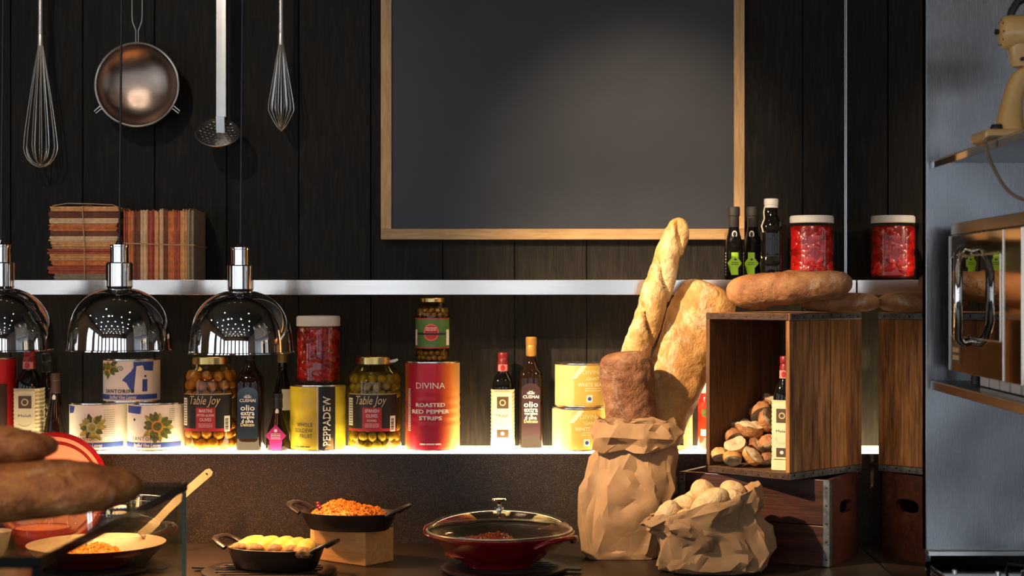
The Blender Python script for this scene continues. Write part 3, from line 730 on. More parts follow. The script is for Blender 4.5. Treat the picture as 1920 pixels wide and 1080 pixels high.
def olio_bottle(label, px, Y, wpx, ytop, labmat, gold=True, hide_cap=False, zb=ZL):
    s = S(Y); q = 1 / s; hw = wpx / 2 * q; zt = WZ(ytop, Y); h = zt - zb
    t = thing('oil_bottle', label, 'bottle', (WX(px, Y), Y, zb + .0005))
    hs = h - 72 * q
    rings = [(0, 0, 0, hw * .94, hw * .94, 5), (0, 0, .004, hw, hw, 5), (0, 0, hs * .96, hw, hw, 5), (0, 0, hs + 6 * q, hw * .93, hw * .93, 4), (0, 0, hs + 13 * q, hw * .72, hw * .72, 3), (0, 0, hs + 22 * q, hw * .48, hw * .48, 2.2), (0, 0, hs + 34 * q, 8.5 * q, 8.5 * q, 2), (0, 0, h - 34 * q, 8.2 * q, 8.2 * q, 2)]
    MB().loft(rings, 40).build('body', M_brownglass, t, smooth=45)
    cm = M_goldcap if gold else M_black
    MB().lathe([(8.6 * q, h - 36 * q), (10 * q, h - 34 * q), (10 * q, h - 17 * q), (9.6 * q, h - 16 * q), (10.4 * q, h - 15 * q), (10.4 * q, h - 1.5 * q), (9 * q, h), (.001, h)], 32).build('cap', cm, t)
    y0 = -hw; lw = hw * .78; lz0, lz1 = 22 * q, hs * .9
    pts = [(-lw, lz0), (lw, lz0), (lw, lz1 - 12 * q)] + [(lw * math.cos(R(a)), lz1 - 12 * q + 12 * q * math.sin(R(a))) for a in (20, 45, 70, 90, 110, 135, 160)] + [(-lw, lz1 - 12 * q)]
    lab = MB().poly(pts, y0 - .0002, .0006).build('label', labmat, t, smooth=0)
    yy = y0 - .0011; k = (lz1 - lz0) / (113 * q)
    crest(lab, 0, lz1 - 22 * q * k, q, yy)
    write('CUSMAI', lab, M_whiteink, 0, lz1 - 29 * q * k, 30 * q, 6 * q, y=yy, bold=.02)
    z = lz1 - 45 * q * k
    for tx, wd, hh_, mt in (('olio', 28, 12, M_whiteink), ('extra', 27, 9, M_whiteink), ('vergine', 26, 8, M_whiteink), ('d oliva', 23, 8, M_whiteink), ('Delicato', 27, 7, M_goldink)):
        write(tx, lab, mt, 0, z, wd * q * .95, hh_ * q * .9, y=yy, bold=.02); z -= (hh_ * .85) * q
    return t
M_goldcap = plain('gold_capsule', (.62, .32, .08), .4, .5, var=.1)
olio_bottle('square dark oil bottle with a bluish sheen on its label beside the left olive jar', 469, 4.70, 49, 640, M_oliolab_sheen, False)
olio_bottle('tall square oil bottle with a gold capsule and plum label', 996, 4.765, 44, 632, M_oliolab, True)
olio_bottle('dark oil bottle standing half hidden behind the flared brown bottle', 88, 4.775, 40, 662, M_oliolab, False)
# --- straw wrapped bottles
M_straw = plain('straw_wrap', (.74, .64, .38), .75, var=.15)
def balsamic(label, px, Y, wpx, ytop, zb=ZL, shade=None, rz=0):
    s = S(Y); q = 1 / s; hw = wpx / 2 * q; h = WZ(ytop, Y) - zb
    t = thing('balsamic_bottle', label, 'bottle', (WX(px, Y), Y, zb + .0005), rz)
    hb = h * .615
    rings = [(0, 0, hb - .004, hw * .86, hw * .86, 4), (0, 0, hb + h * .06, hw * .84, hw * .84, 3.5), (0, 0, hb + h * .12, hw * .70, hw * .70, 2.6), (0, 0, hb + h * .17, hw * .46, hw * .46, 2), (0, 0, h * .84, hw * .36, hw * .36, 2), (0, 0, h * .9, hw * .36, hw * .36, 2)]
    MB().loft(rings, 36).build('body', M_dark, t, smooth=50)
    n = 46; rg = [(0, 0, 0, hw * .98, hw * .98, 5)]
    for k in range(n + 1):
        z = .003 + (hb - .004) * k / n; d = 1 + .028 * math.sin(k * 2.1) if z > hb * .13 else 1.03
        rg.append((0, 0, z, hw * .95 * d, hw * .95 * d, 5))
    rg.append((0, 0, hb, hw * .84, hw * .84, 5))
    MB().loft(rg, 40).build('straw_sleeve', M_straw, t, smooth=60)
    MB().lathe([(hw * .40, h * .80), (hw * .46, h * .805), (hw * .44, h * .9), (hw * .37, h * .93), (hw * .42, h * .94), (hw * .42, h * .99), (hw * .36, h), (.001, h)], 28).build('capsule', plain('wine_capsule', (.22, .012, .018), .35), t)
    sl = MB().patch(hw * .47, R(-50), R(50), h * .805, h * .875, 8).build('seal', plain('pink_seal', (.62, .25, .20), .5), t)
    decal('seal_mark', sl, M_redlab, circ(0, h * .84, hw * .2, hw * .25, 12), hw * .47 + .001)
    y0 = -hw * 1.0; lw = hw * .74
    lab = MB().box(-lw, lw, y0 - .0012, y0 - .0002, hb * .16, hb * .955).build('label', M_cream, t, smooth=0)
    yy = y0 - .0016
    sq = MB().box(-lw * .6, lw * .66, yy - .0003, yy, hb * .68, hb * .88).build('emblem', plain('brown_emblem', (.10, .055, .025), .5), lab, smooth=0)
    decal('emblem_ring', lab, M_goldink, circ(.0005, hb * .78, hw * .26, None, 18), None, y=yy - .0006)
    decal('emblem_core', lab, plain('brown_emblem', (.10, .055, .025), .5), circ(.0005, hb * .78, hw * .17, None, 16), None, y=yy - .0009)
    write('Malafi', lab, M_blackink, 0, hb * .56, lw * 1.25, 5 * q, y=yy, bold=0)
    sw = [(lw * .62 * math.cos(R(a)), yy, hb * .45 + hb * .07 * math.sin(R(a))) for a in range(170, 371, 20)]
    MB().tube(sw, .0005, 4).build('printed_scroll', M_goldink, lab)
    MB().box(-lw * .6, lw * .66, yy - .0003, yy, hb * .19, hb * .32).build('lower_emblem', plain('brown_emblem', (.10, .055, .025), .5), lab, smooth=0)
    decal('lower_seal', lab, M_whiteink, circ(0, hb * .255, hw * .15, None, 14), None, y=yy - .0006)
    return t
balsamic('straw-wrapped balsamic bottle with a red capsule beside the red can at far left', 55, 4.70, 52, 655)
balsamic('straw-wrapped balsamic bottle with a red capsule beside the gold-capped oil bottle', 943, 4.755, 46, 661)
# --- flared bottles
def flared(label, px, Y, wpx, ytop, capmat, tagmat, tagshape):
    s = S(Y); q = 1 / s; hw = wpx / 2 * q; h = WZ(ytop, Y) - ZL
    t = thing('vinegar_bottle', label, 'bottle', (WX(px, Y), Y, ZL + .0005))
    prof = [(hw * .92, 0), (hw, .004), (hw * .99, h * .12), (hw * .90, h * .26), (hw * .72, h * .42), (hw * .5, h * .58), (hw * .36, h * .70), (hw * .34, h * .75)]
    MB().lathe(prof, 40).build('body', M_brownglass, t, smooth=60)
    MB().lathe([(hw * .36, h * .74), (hw * .40, h * .745), (hw * .37, h * .9), (hw * .40, h * .905), (hw * .40, h * .99), (hw * .36, h), (.001, h)], 28).build('capsule', capmat, t)
    decal('neck_emblem', t, M_whiteink, circ(0, h * .68, hw * .15, hw * .26, 14), hw * .41)
    if tagshape == 'diamond':
        a = hw * .86; zc = h * .27
        lab = MB().poly([(-a, zc), (0, zc - a * 1.05), (a, zc), (0, zc + a * 1.05)], -hw * 1.0, .0008).build('diamond_label', tagmat, t, smooth=0)
        MB().poly([(-a * .5, zc - a * 1.35), (a * .5, zc - a * 1.35), (a * .62, zc - a * .5), (-a * .62, zc - a * .5)], -hw * 1.0, .0007).build('label_foot', tagmat, t, smooth=0)
        lines_mark(lab, M_whiteink, None, -a * .45, a * .45, zc - a * .35, zc + a * .25, 4, .35, y=-hw * 1.0 - .001)
        decal('label_leaf', lab, M_whiteink, circ(0, zc + a * .48, a * .16, None, 8), None, y=-hw * 1.0 - .001)
    else:
        MB().patch(hw * .99, R(-35), R(30), h * .02, h * .2, 8).build('label', tagmat, t)
    return t
flared('flared brown bottle with a brown capsule behind the red lid', 104, 4.70, 46, 700, plain('brown_capsule', (.10, .05, .035), .45), M_paperwhite, 'patch')
flared('flared brown bottle with a magenta diamond label beside the yellow pepper can', 521, 4.68, 46, 738, M_black, plain('magenta_label', (.48, .02, .20), .5), 'diamond')
# tall slim bottle behind it
s = S(4.77); q = 1 / s
t = thing('wine_vinegar_bottle', 'tall dark slim bottle with a bronze cap behind the flared magenta-labelled bottle', 'bottle', (WX(530, 4.77), 4.77, ZL + .0005)); h = WZ(664, 4.77) - ZL
MB().lathe([(15 * q, 0), (17 * q, .004), (17 * q, h * .55), (14 * q, h * .66), (8 * q, h * .78), (7.5 * q, h - 14 * q)], 32).build('body', M_dark, t)
MB().lathe([(8 * q, h - 16 * q), (9.5 * q, h - 15 * q), (9.5 * q, h - 1 * q), (8 * q, h), (.001, h)], 28).build('cap', plain('bronze_cap', (.20, .14, .05), .4, .6), t)
MB().patch(17.1 * q, R(5), R(75), h * .40, h * .66 - 6 * q, 8).build('label', plain('grey_label', (.45, .43, .42), .6), t)
# --- yellow pepper can with red jar
t, r, h, s = can('yellow and black can of pepper fruit with a red jar standing on it', 596, CY, 104, 723, ZL)
q = 1 / s; hP = h
lab = can_body(t, r, h, plain('yellow_can_print', (.74, .58, .035), .38, var=.06), [(h * .35, h * .92)])
MB().patch(r + .0003, R(10), R(46), .005, h - .005, 14, t=.0004).build('black_panel', M_blacklab, lab)
MB().patch(r + .0003, R(6.5), R(8.5), .005, h - .005, 4, t=.0004).build('white_stripe', M_whiteink, lab)
write('PEPPADEW', lab, M_whiteink, r * R(27), h * .46, 92 * q, 15 * q, r + .0012, turn=True, bold=.02)
for k, (tx, wd) in enumerate((('WHOLE', 33), ('GOLDEW', 38), ('FRUIT', 26))):
    write(tx, lab, M_blackink, (2 - wd / 2 - 10 + 6) * q, h * .405 - k * 10.5 * q, wd * q, 7.5 * q, r + .0008, bold=.0)
lines_mark(lab, M_blackink, r + .0006, -40 * q, -6 * q, h * .06, h * .085, 1, .6)
decal('brown_fruit', lab, plain('printed_pepper', (.22, .10, .02), .5, var=.4), [(30 * q, h * .1), (20 * q, .006), (38 * q, .006), (37 * q, h * .2), (29 * q, h * .2), (28 * q, h * .12)], r + .001)
M_pep = plain('red_pepper_flesh', (.40, .010, .007), .25, coat=.4, var=.55, scale=30)
M_syrup = plain('red_brine', (.24, .004, .004), .2, coat=.4)
def red_jar(label, px, Y, ytop, zb, wpx=84, lidpx=20):
    s = S(Y); q = 1 / s; r = wpx / 2 * q; zt = WZ(ytop, Y - r * .6); h = zt - zb
    t = thing('pepper_jar', label, 'jar', (WX(px, Y), Y, zb + .0005))
    lr = r * .945
    prof = [(r * .85, 0), (r * .97, .005), (r, .014), (r, h * .78), (r * .985, h * .82), (lr * .97, h - (lidpx + 3) * q), (lr * .95, h - 10 * q)]
    MB().lathe(prof, 48, (True, False)).build('glass', M_glass, t, smooth=50)
    MB().lathe([(lr, h - lidpx * q), (lr + .0015, h - (lidpx - 1) * q), (lr + .0015, h - 4 * q), (lr - .002, h - 1 * q), (.001, h)], 48).build('lid', M_white, t)
    MB().lathe([(r * .8, .006), (r * .93, .012), (r * .93, h * .78), (r * .88, h * .83)], 36).build('brine', M_syrup, t)
    # slabs of pepper pressed against the glass
    m = MB(); rr = random.Random(px)
    for k in range(70):
        a = rr.uniform(-2.0, 2.0); z = rr.uniform(.02, h * .78); aw = rr.uniform(.22, .5); hh_ = rr.uniform(.010, .021); tl = rr.uniform(-.4, .4)
        n = 8; vs = []
        for i in range(n + 1):
            u = -1 + 2 * i / n; pr = math.sqrt(max(.02, 1 - u * u)); rd = r * (.955 - .03 * u * u - rr.uniform(0, .01))
            for sg, dr in ((-1, -.004), (-.5, 0), (.5, 0), (1, -.004)):
                zz = min(h * .81, max(.008, z + sg * hh_ * pr + u * tl * .02)); vs.append(((rd + dr) * math.sin(a + u * aw), -(rd + dr) * math.cos(a + u * aw), zz))
        m.add(vs, [(i * 4 + j, i * 4 + j + 1, (i + 1) * 4 + j + 1, (i + 1) * 4 + j) for i in range(n) for j in range(3)])
    o = m.build('pepper_pieces', M_pep, t, smooth=60); o['kind'] = 'stuff'
    return t
red_jar('jar of red peppers with a white lid standing on the yellow pepper can', 597, CY, 592, ZL + hP + .0008)
# --- tall red can and small green-labelled jar
t, r, h, s = can('tall red can of pepper strips with a small olive jar on top', 811, CY, 103, 679, ZL)
q = 1 / s
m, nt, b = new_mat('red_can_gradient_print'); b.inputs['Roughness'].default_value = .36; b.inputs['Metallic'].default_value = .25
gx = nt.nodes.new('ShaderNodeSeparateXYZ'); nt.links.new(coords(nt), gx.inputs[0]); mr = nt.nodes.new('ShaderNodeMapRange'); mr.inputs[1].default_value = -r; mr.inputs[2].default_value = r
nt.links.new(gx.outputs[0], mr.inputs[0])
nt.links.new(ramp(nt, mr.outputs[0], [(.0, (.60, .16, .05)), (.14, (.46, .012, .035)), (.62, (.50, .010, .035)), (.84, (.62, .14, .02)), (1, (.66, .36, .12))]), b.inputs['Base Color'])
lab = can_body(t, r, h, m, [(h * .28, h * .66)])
write('DIVINA', lab, M_whiteink, 0, h * .735, 56 * q, 11 * q, r + .0008, bold=-.004)
for k, (tx, wd) in enumerate((('ROASTED', 57), ('RED PEPPER', 75), ('STRIPS', 44))):
    write(tx, lab, M_whiteink, 0, h * .52 - k * 12.2 * q, wd * q, 7.4 * q, r + .0012, bold=.03)
lines_mark(lab, M_whiteink, r + .0006, -20 * q, 20 * q, h * .072, h * .095, 1, .7)
lines_mark(lab, M_whiteink, r + .0006, -50 * q, -42 * q, h * .22, h * .7, 26, .5)
zj = ZL + h + .0008
s = S(CY); rj = 31 * q; hj = WZ(559, CY - rj) - zj
t = thing('olive_jar', 'small green-labelled olive jar standing on the tall red can', 'jar', (WX(811, CY), CY, zj + .0003))
jar_shell(t, rj, hj, 23.5 * q, 8 * q, glass=thin_glass('amber_c', (.80, .62, .38)))
brine(t, rj - .018, .006, hj * .86, plain('brown_brine', (.07, .035, .012), .3))
olives(t, rj - .0015, [.009, .0225, hj * .74, hj * .80], .0078, plain('dark_olive_skin', (.22, .16, .04), .35, coat=.3, var=.3), 'small dark olive in the jar on top of the tall red can', 'olives in the small jar', seed=9)
lab = MB().patch(rj + .0003, R(-88), R(88), hj * .20, hj * .685, 26).build('label', plain('green_label', (.07, .17, .045), .45), t)
for z in (.20, .665): MB().patch(rj + .0011, R(-88), R(88), hj * z, hj * (z + .02), 24, t=.0002).build('red_border', M_redlab, lab)
MB().patch(rj + .0010, R(-75), R(75), hj * .415, hj * .45, 24, t=.0002).build('black_stripe', M_blackink, lab)
decal('round_emblem', lab, plain('coral_print', (.66, .12, .09), .5), circ(0, hj * .455, 15 * q, 16 * q, 26), rj + .0016)
decal('emblem_core', lab, plain('crimson_print', (.45, .02, .03), .5), circ(0, hj * .455, 12 * q, 13 * q, 26), rj + .0020)
MB().patch(rj + .0023, R(-27), R(27), hj * .415, hj * .445, 8, t=.0002).build('emblem_band', M_blackink, lab)
lines_mark(lab, M_whiteink, rj + .0027, -10 * q, 10 * q, hj * .48, hj * .54, 2, .35)
for a0, a1 in ((-80, -58), (58, 80)): MB().patch(rj + .0011, R(a0), R(a1), hj * .25, hj * .5, 6, t=.0002).build('print_panel', M_paperwhite, lab)
# --- yellow bean cans
M_ycan = plain('pale_yellow_print', (.72, .56, .22), .36, .1, var=.12, scale=25)
M_yink = plain('pale_ink', (.90, .82, .50), .45, var=0)
def bean_can(label, px, ytop, zb, off=0, zt=None):
    t, r, h, s = can(label, px, CY, 104, ytop, zb, 'bean_can', zt); q = 1 / s
    lab = can_body(t, r, h, M_ycan)
    decal('ribbon', lab, M_yink, [(-11 * q + off, h * .83), (-22 * q + off, h * .66), (-12 * q + off, h * .66), (8 * q + off, h * .94), (-2 * q + off, h * .95)], r + .0004)
    decal('gold_panel', lab, plain('gold_panel_print', (.62, .43, .09), .4), [(14 * q + off, h * .45), (-16 * q + off, .007), (44 * q + off, .007), (44 * q + off, h * .95), (8 * q + off, h * .95), (-16 * q + off, h * .64)], r + .0003)
    write('DIVINA', lab, M_yink, 20 * q + off, h * .80, 40 * q, 8 * q, r + .0009, bold=0)
    write('GIANT', lab, M_yink, 20 * q + off, h * .655, 26 * q, 6 * q, r + .0009, bold=.015)
    write('WHITE BEANS', lab, M_yink, 20 * q + off, h * .52, 58 * q, 7 * q, r + .0009, bold=.02)
    lines_mark(lab, M_yink, r + .0006, 4 * q + off, 36 * q + off, h * .36, h * .46, 2, .35)
    decal('white_square', lab, M_whiteink, [(13 * q + off, h * .2), (7 * q + off, h * .12), (19 * q + off, h * .12), (19 * q + off, h * .29), (7 * q + off, h * .29)], r + .0009)
    decal('square_mark', lab, M_blue, circ(13 * q + off, h * .205, 3.5 * q), r + .0012)
    return h
hb = bean_can('yellow bean can under another yellow can, left of the tall paper bag', 1087, 766, ZL)
bean_can('yellow bean can stacked on top of another yellow can beside the breads', 1092, 682, ZL + hb + .0008)
bean_can('single yellow bean can half hidden behind the tall paper bag', 1247, 766, ZL, .01)
# --- red sauce bottle
Y = 4.735; s = S(Y); q = 1 / s; h = WZ(718, Y) - ZL
t = thing('sauce_bottle', 'red sauce bottle with a white cap beside the wooden crate', 'bottle', (WX(1327, Y), Y, ZL + .0005))
MB().lathe([(17 * q, 0), (19 * q, .004), (19 * q, h * .78), (15 * q, h * .83), (11 * q, h * .85)], 36).build('body', plain('red_sauce', (.52, .018, .012), .2, coat=.5, var=.3, scale=40), t)
MB().lathe([(12 * q, h * .84), (12.5 * q, h * .85), (12.5 * q, h * .96), (11 * q, h), (.001, h)], 30).build('cap', M_white, t)
lab = MB().patch(19.1 * q, R(-70), R(60), h * .18, h * .7, 14).build('label', plain('sauce_label', (.60, .03, .015), .4, var=.4, scale=60), t)
decal('tomato', lab, plain('tomato_print', (.62, .04, .01), .3), circ(-4 * q, h * .36, 9 * q), 19.1 * q + .001)
MB().patch(19.1 * q + .0009, R(-46), R(-10), h * .2, h * .3, 6, t=.0003).build('barcode_panel', M_paperwhite, lab)
decal('leaf', lab, M_leaf, circ(-8 * q, h * .55, 6 * q, 8 * q, 10), 19.1 * q + .001)

# ------------------------------------------------------------------ bottles and jar on the steel shelf
def green_bottle(label, px, Y, rz):
    s = S(Y); q = 1 / s; h = WZ(388, Y) - ZU
    t = thing('oil_bottle', label, 'bottle', (WX(px, Y), Y, ZU + .0005), rz)
    hw = 18 * q
    MB().lathe([(hw * .95, 0), (hw, .004), (hw, h * .34), (hw * .96, h * .42), (hw * .80, h * .55), (hw * .58, h * .66), (hw * .52, h * .74)], 36).build('body', M_dark, t, smooth=60)
    MB().lathe([(9.8 * q, h * .72), (10 * q, h * .725), (10 * q, h * .87), (11.4 * q, h * .875), (11.4 * q, h * .985), (10 * q, h), (.001, h)], 28).build('cap', plain('charcoal_cap', (.03, .027, .025), .6), t)
    M_g = plain('lime_label', (.33, .62, .02), .5); a = 15 * q; b2 = 6.5 * q; zc = h * .225; y = -hw - .0006
    pts = [(-b2, zc + 20 * q), (b2, zc + 20 * q), (b2, zc + 9 * q), (a, zc), (b2, zc - 9 * q), (b2, zc - 22 * q), (-b2, zc - 22 * q), (-b2, zc - 9 * q), (-a, zc), (-b2, zc + 9 * q)]
    vs = []; rr_ = hw + .0006
    m = MB(); c = (0, zc); pp = [c] + pts
    lab = decal('cross_label', t, M_g, pp, rr_)
    decal('olive_mark', lab, M_blackink, circ(1 * q, zc + 7 * q, 2.6 * q, 2 * q, 10), rr_ + .0005)
    lines_mark(lab, M_blackink, rr_ + .0004, -6 * q, 6 * q, zc - 4 * q, zc + 3 * q, 2, .3)
    decal('neck_emblem', t, M_whiteink, circ(0, h * .62, 5 * q, 7 * q, 14), hw * .72)
    decal('neck_emblem_core', t, M_blackink, circ(0, h * .62, 3 * q, 4.5 * q, 14), hw * .72 + .0005)
    lines_mark(t, plain('grey_ink', (.4, .38, .35), .5, var=0), hw + .0005, -hw * 1.12, -hw * 1.0, h * .05, h * .38, 8, .6)
    return t
green_bottle('dark oil bottle with a lime cross label, nearest the corner of the chalkboard frame', 1376, 4.66, 0)
green_bottle('dark oil bottle with a lime cross label behind the one at the board corner', 1411, 4.73, R(-14))
Y = 4.68; s = S(Y); q = 1 / s; h = WZ(373, Y) - ZU
t = thing('liqueur_bottle', 'tall dark ribbed bottle with a white cap beside the red pepper jar', 'bottle', (WX(1446, Y), Y, ZU + .0005))
hw = 21 * q
def wav(p): return p
rg = []
for z, k in ((0, .94), (.004, 1), (.06, 1), (h * .27, .97), (h * .30, 1.0), (h * .56, 1.0), (h * .62, .98), (h * .68, .92), (h * .74, .74), (h * .80, .56), (h * .9, .5)):
    rg.append((0, 0, z, hw * k, hw * k, 2.6))
def flute(p):
    a = math.atan2(p.y, p.x); k = 1
    if .07 < p.z < h * .55: k = 1 - .05 * max(0, math.cos(a * 6)) ** 2
    return Vector((p.x * k, p.y * k, p.z))
MB().loft(rg, 72, fn=flute).build('body', M_dark, t, smooth=60)
MB().lathe([(hw * .58, h * .885), (hw * .62, h * .89), (hw * .60, h * .92), (hw * .64, h * .925), (hw * .64, h * .99), (hw * .58, h), (.001, h)], 32).build('cap', M_white, t)
lab = MB().patch(hw + .0008, R(-66), R(-30), h * .14, h * .46, 8).build('label', plain('buff_label', (.66, .60, .50), .6), t)
lines_mark(lab, M_blackink, hw + .0018, -hw * .95, -hw * .7, h * .27, h * .30, 1, .5)
decal('round_seal', t, plain('buff_label', (.66, .60, .50), .6), circ(-hw * .82, h * .53, 7 * q, 7 * q, 16), hw + .0012)
MB().tube([(-hw * .6, -hw * .25, h * .9), (-hw * .72, -hw * .5, h * .83), (-hw * .68, -hw * .6, h * .75), (-hw * .92, -hw * .62, h * .66), (-hw * .80, -hw * .78, h * .58)], .0022, 6).build('neck_ribbon', plain('buff_label', (.66, .60, .50), .6), t)
red_jar('jar of red peppers with a white lid at the right end of the steel shelf', 1522, 4.69, 403, ZU, 85, 15)

# ================================================================== CRATES
def frame_xf(o, ux, uy): return Matrix(((ux[0], uy[0], 0, o[0]), (ux[1], uy[1], 0, o[1]), (0, 0, 1, o[2]), (0, 0, 0, 1)))
def board_hole(w, h, t, cx, cz, rx, rz, n=28):
    """board in XZ (0..w, 0..h), thickness t along +Y, with a stadium hole"""
    hole = []; outer = []
    for k in range(n):
        a = 2 * math.pi * (k + .5) / n; c, s_ = math.cos(a), math.sin(a)
        hole.append((cx + rx * math.copysign(abs(c) ** .7, c), cz + rz * math.copysign(abs(s_) ** .7, s_)))
    cor = [(w, h), (0, h), (0, 0), (w, 0)]
    for (x, z) in hole:
        dx, dz = x - cx, z - cz; ts = []
        if dx > 1e-9: ts.append((w - cx) / dx)
        if dx < -1e-9: ts.append(-cx / dx)
        if dz > 1e-9: ts.append((h - cz) / dz)
        if dz < -1e-9: ts.append(-cz / dz)
        tt = min(ts); outer.append((cx + dx * tt, cz + dz * tt))
    # snap the nearest outer points to the corners
    for c in cor:
        i = min(range(n), key=lambda k: (outer[k][0] - c[0]) ** 2 + (outer[k][1] - c[1]) ** 2); outer[i] = c
    m = MB(); vs = [(x, 0, z) for x, z in outer] + [(x, 0, z) for x, z in hole] + [(x, t, z) for x, z in outer] + [(x, t, z) for x, z in hole]
    fs = []
    for k in range(n):
        j = (k + 1) % n
        fs += [(k, j, n + j, n + k), (2 * n + k, 3 * n + k, 3 * n + j, 2 * n + j), (n + k, n + j, 3 * n + j, 3 * n + k), (k, 2 * n + k, 2 * n + j, j)]
    m.add(vs, fs); return m
# lower crate, open top
o = (.673, 4.216); uy = Vector((.479, .878)); ux = Vector((.878, -.479)); LW, LD, LH = .418, .228, .2235
ang = math.atan2(ux.y, ux.x)
lc = thing('wooden_crate', 'dark red stained open crate with zinc corner straps, under the upright crate', 'crate', (o[0] - ux.x * LW, o[1] - ux.y * LW, ZC + .0005), ang)
th = .014
for z0, z1 in ((0, LH * .47), (LH * .475, LH)):
    MB().bbox(.0, LW, 0, th, z0, z1, .002).build('plank', M_crate_red, lc)
    MB().bbox(.0, LW, LD - th, LD, z0, z1, .002).build('plank', M_crate_red, lc)
for xx in (0, LW - th):
    e = board_hole(LD - 2 * th - .002, LH, th - .001, (LD - 2 * th) * .56, LH * .64, .045, .017)
    rm = Matrix.Translation((xx + th if True else xx, th + .001, 0)) @ Matrix.Rotation(R(90), 4, 'Z')
    e.xf(rm).build('end_board', M_crate_red, lc)
MB().box(th, LW - th, th, LD - th, .004, .016).build('base_board', M_crate_red, lc, smooth=0)
for xx, yy in ((LW, 0), (0, 0)):
    st = MB()
    if xx: st.bbox(LW - .016, LW + .0014, -.0014, -.0001, .002, LH, .0005, 1); st.bbox(LW + .0001, LW + .0014, -.0014, .018, .002, LH, .0005, 1)
    else: st.bbox(-.0014, .016, -.0014, -.0001, .002, LH, .0005, 1); st.bbox(-.0014, -.0001, -.0014, .018, .002, LH, .0005, 1)
    so = st.build('corner_strap', M_strap, lc)
    for k in range(5):
        MB().lathe([(.003, 0), (.0028, .001), (.001, .0016)], 10).xf(Matrix.Rotation(R(90), 4, 'X')).build('nail', M_nail, so, ((LW - .007) if xx else .007, -.0014, .02 + k * (LH - .04) / 4))
# upper crate standing on end, opening to the front left
o = (.568, 4.193); uy = Vector((.7071, .7071)); ux = Vector((.7071, -.7071)); UW, UD = .277, .318
zb = ZC + LH + .002; UH = WZ(588, 4.193) - zb
uc = thing('wooden_crate', 'oak crate standing upright on the red crate with bread chunks inside', 'crate', (o[0] - ux.x * UW, o[1] - ux.y * UW, zb), math.atan2(ux.y, ux.x))
th = .013; tb = .018
for nm, z0 in (('base_board', 0), ('top_board', UH - tb)):
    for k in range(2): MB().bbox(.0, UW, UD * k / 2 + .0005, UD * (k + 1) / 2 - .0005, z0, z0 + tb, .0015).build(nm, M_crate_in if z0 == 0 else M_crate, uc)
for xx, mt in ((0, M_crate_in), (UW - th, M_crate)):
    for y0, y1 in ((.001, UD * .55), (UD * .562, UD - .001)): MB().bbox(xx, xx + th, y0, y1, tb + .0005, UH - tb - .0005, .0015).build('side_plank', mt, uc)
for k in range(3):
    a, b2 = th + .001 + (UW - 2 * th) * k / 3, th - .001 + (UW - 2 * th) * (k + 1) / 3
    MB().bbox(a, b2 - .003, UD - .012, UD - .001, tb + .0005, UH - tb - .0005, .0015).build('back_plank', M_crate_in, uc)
for z0 in (.001, UH - tb + .001):
    st = MB().bbox(UW + .0001, UW + .0014, .003, UD - .003, z0, z0 + tb - .002, .0005, 1).build('end_strap', M_strap, uc)
    for k in range(8): MB().lathe([(.0028, 0), (.0026, .001), (.001, .0016)], 8).xf(Matrix.Rotation(R(90), 4, 'Y')).build('nail', M_nail, st, (UW + .0014, .02 + k * (UD - .04) / 7, z0 + tb * (.35 if k % 2 else .6)))
st = MB().bbox(.003, UW - .003, -.0014, -.0001, UH - tb + .001, UH - .001, .0005, 1).build('front_strap', plain('rust_strap', (.09, .05, .035), .5, .5, var=.4, scale=60), uc)
for k in range(7): MB().lathe([(.0028, 0), (.0026, .001), (.001, .0016)], 8).xf(Matrix.Rotation(R(90), 4, 'X')).build('nail', M_nail, st, (.02 + k * (UW - .04) / 6, -.0014, UH - tb * .5))
st = MB().bbox(.003, UW - .003, -.0014, -.0001, .001, tb - .001, .0005, 1).build('front_strap', plain('rust_strap', (.09, .05, .035), .5, .5), uc)
for k in range(7): MB().lathe([(.0028, 0), (.0026, .001), (.001, .0016)], 8).xf(Matrix.Rotation(R(90), 4, 'X')).build('nail', M_nail, st, (.02 + k * (UW - .04) / 6, -.0014, tb * .5))
UC = frame_xf((uc.location.x, uc.location.y, zb), ux, uy)      # crate frame to world
# bottles inside the upright crate
p = WP(1472, 700, 4.285)
balsamic('straw-wrapped balsamic bottle standing inside the upright oak crate', VX + p.x / p.y * F, p.y, 47, 668, zb + tb + .0008, rz=R(-22))
p = UC @ Vector((UW - .085, .24, tb + .001)); Y = p.y; q = 1 / S(Y); h = WZ(668, Y) - p.z
t = thing('oil_bottle', 'slim bottle with golden neck at the back of the upright crate', 'bottle', p)
MB().lathe([(16 * q, 0), (17 * q, .004), (17 * q, h * .5), (12 * q, h * .62), (5 * q, h * .74), (4.5 * q, h * .93)], 28).build('body', plain('golden_oil_glass', (.40, .24, .02), .08, coat=.5), t)
MB().lathe([(5 * q, h * .92), (5.5 * q, h * .925), (5.5 * q, h * .99), (4.5 * q, h), (.001, h)], 20).build('cap', M_white, t)

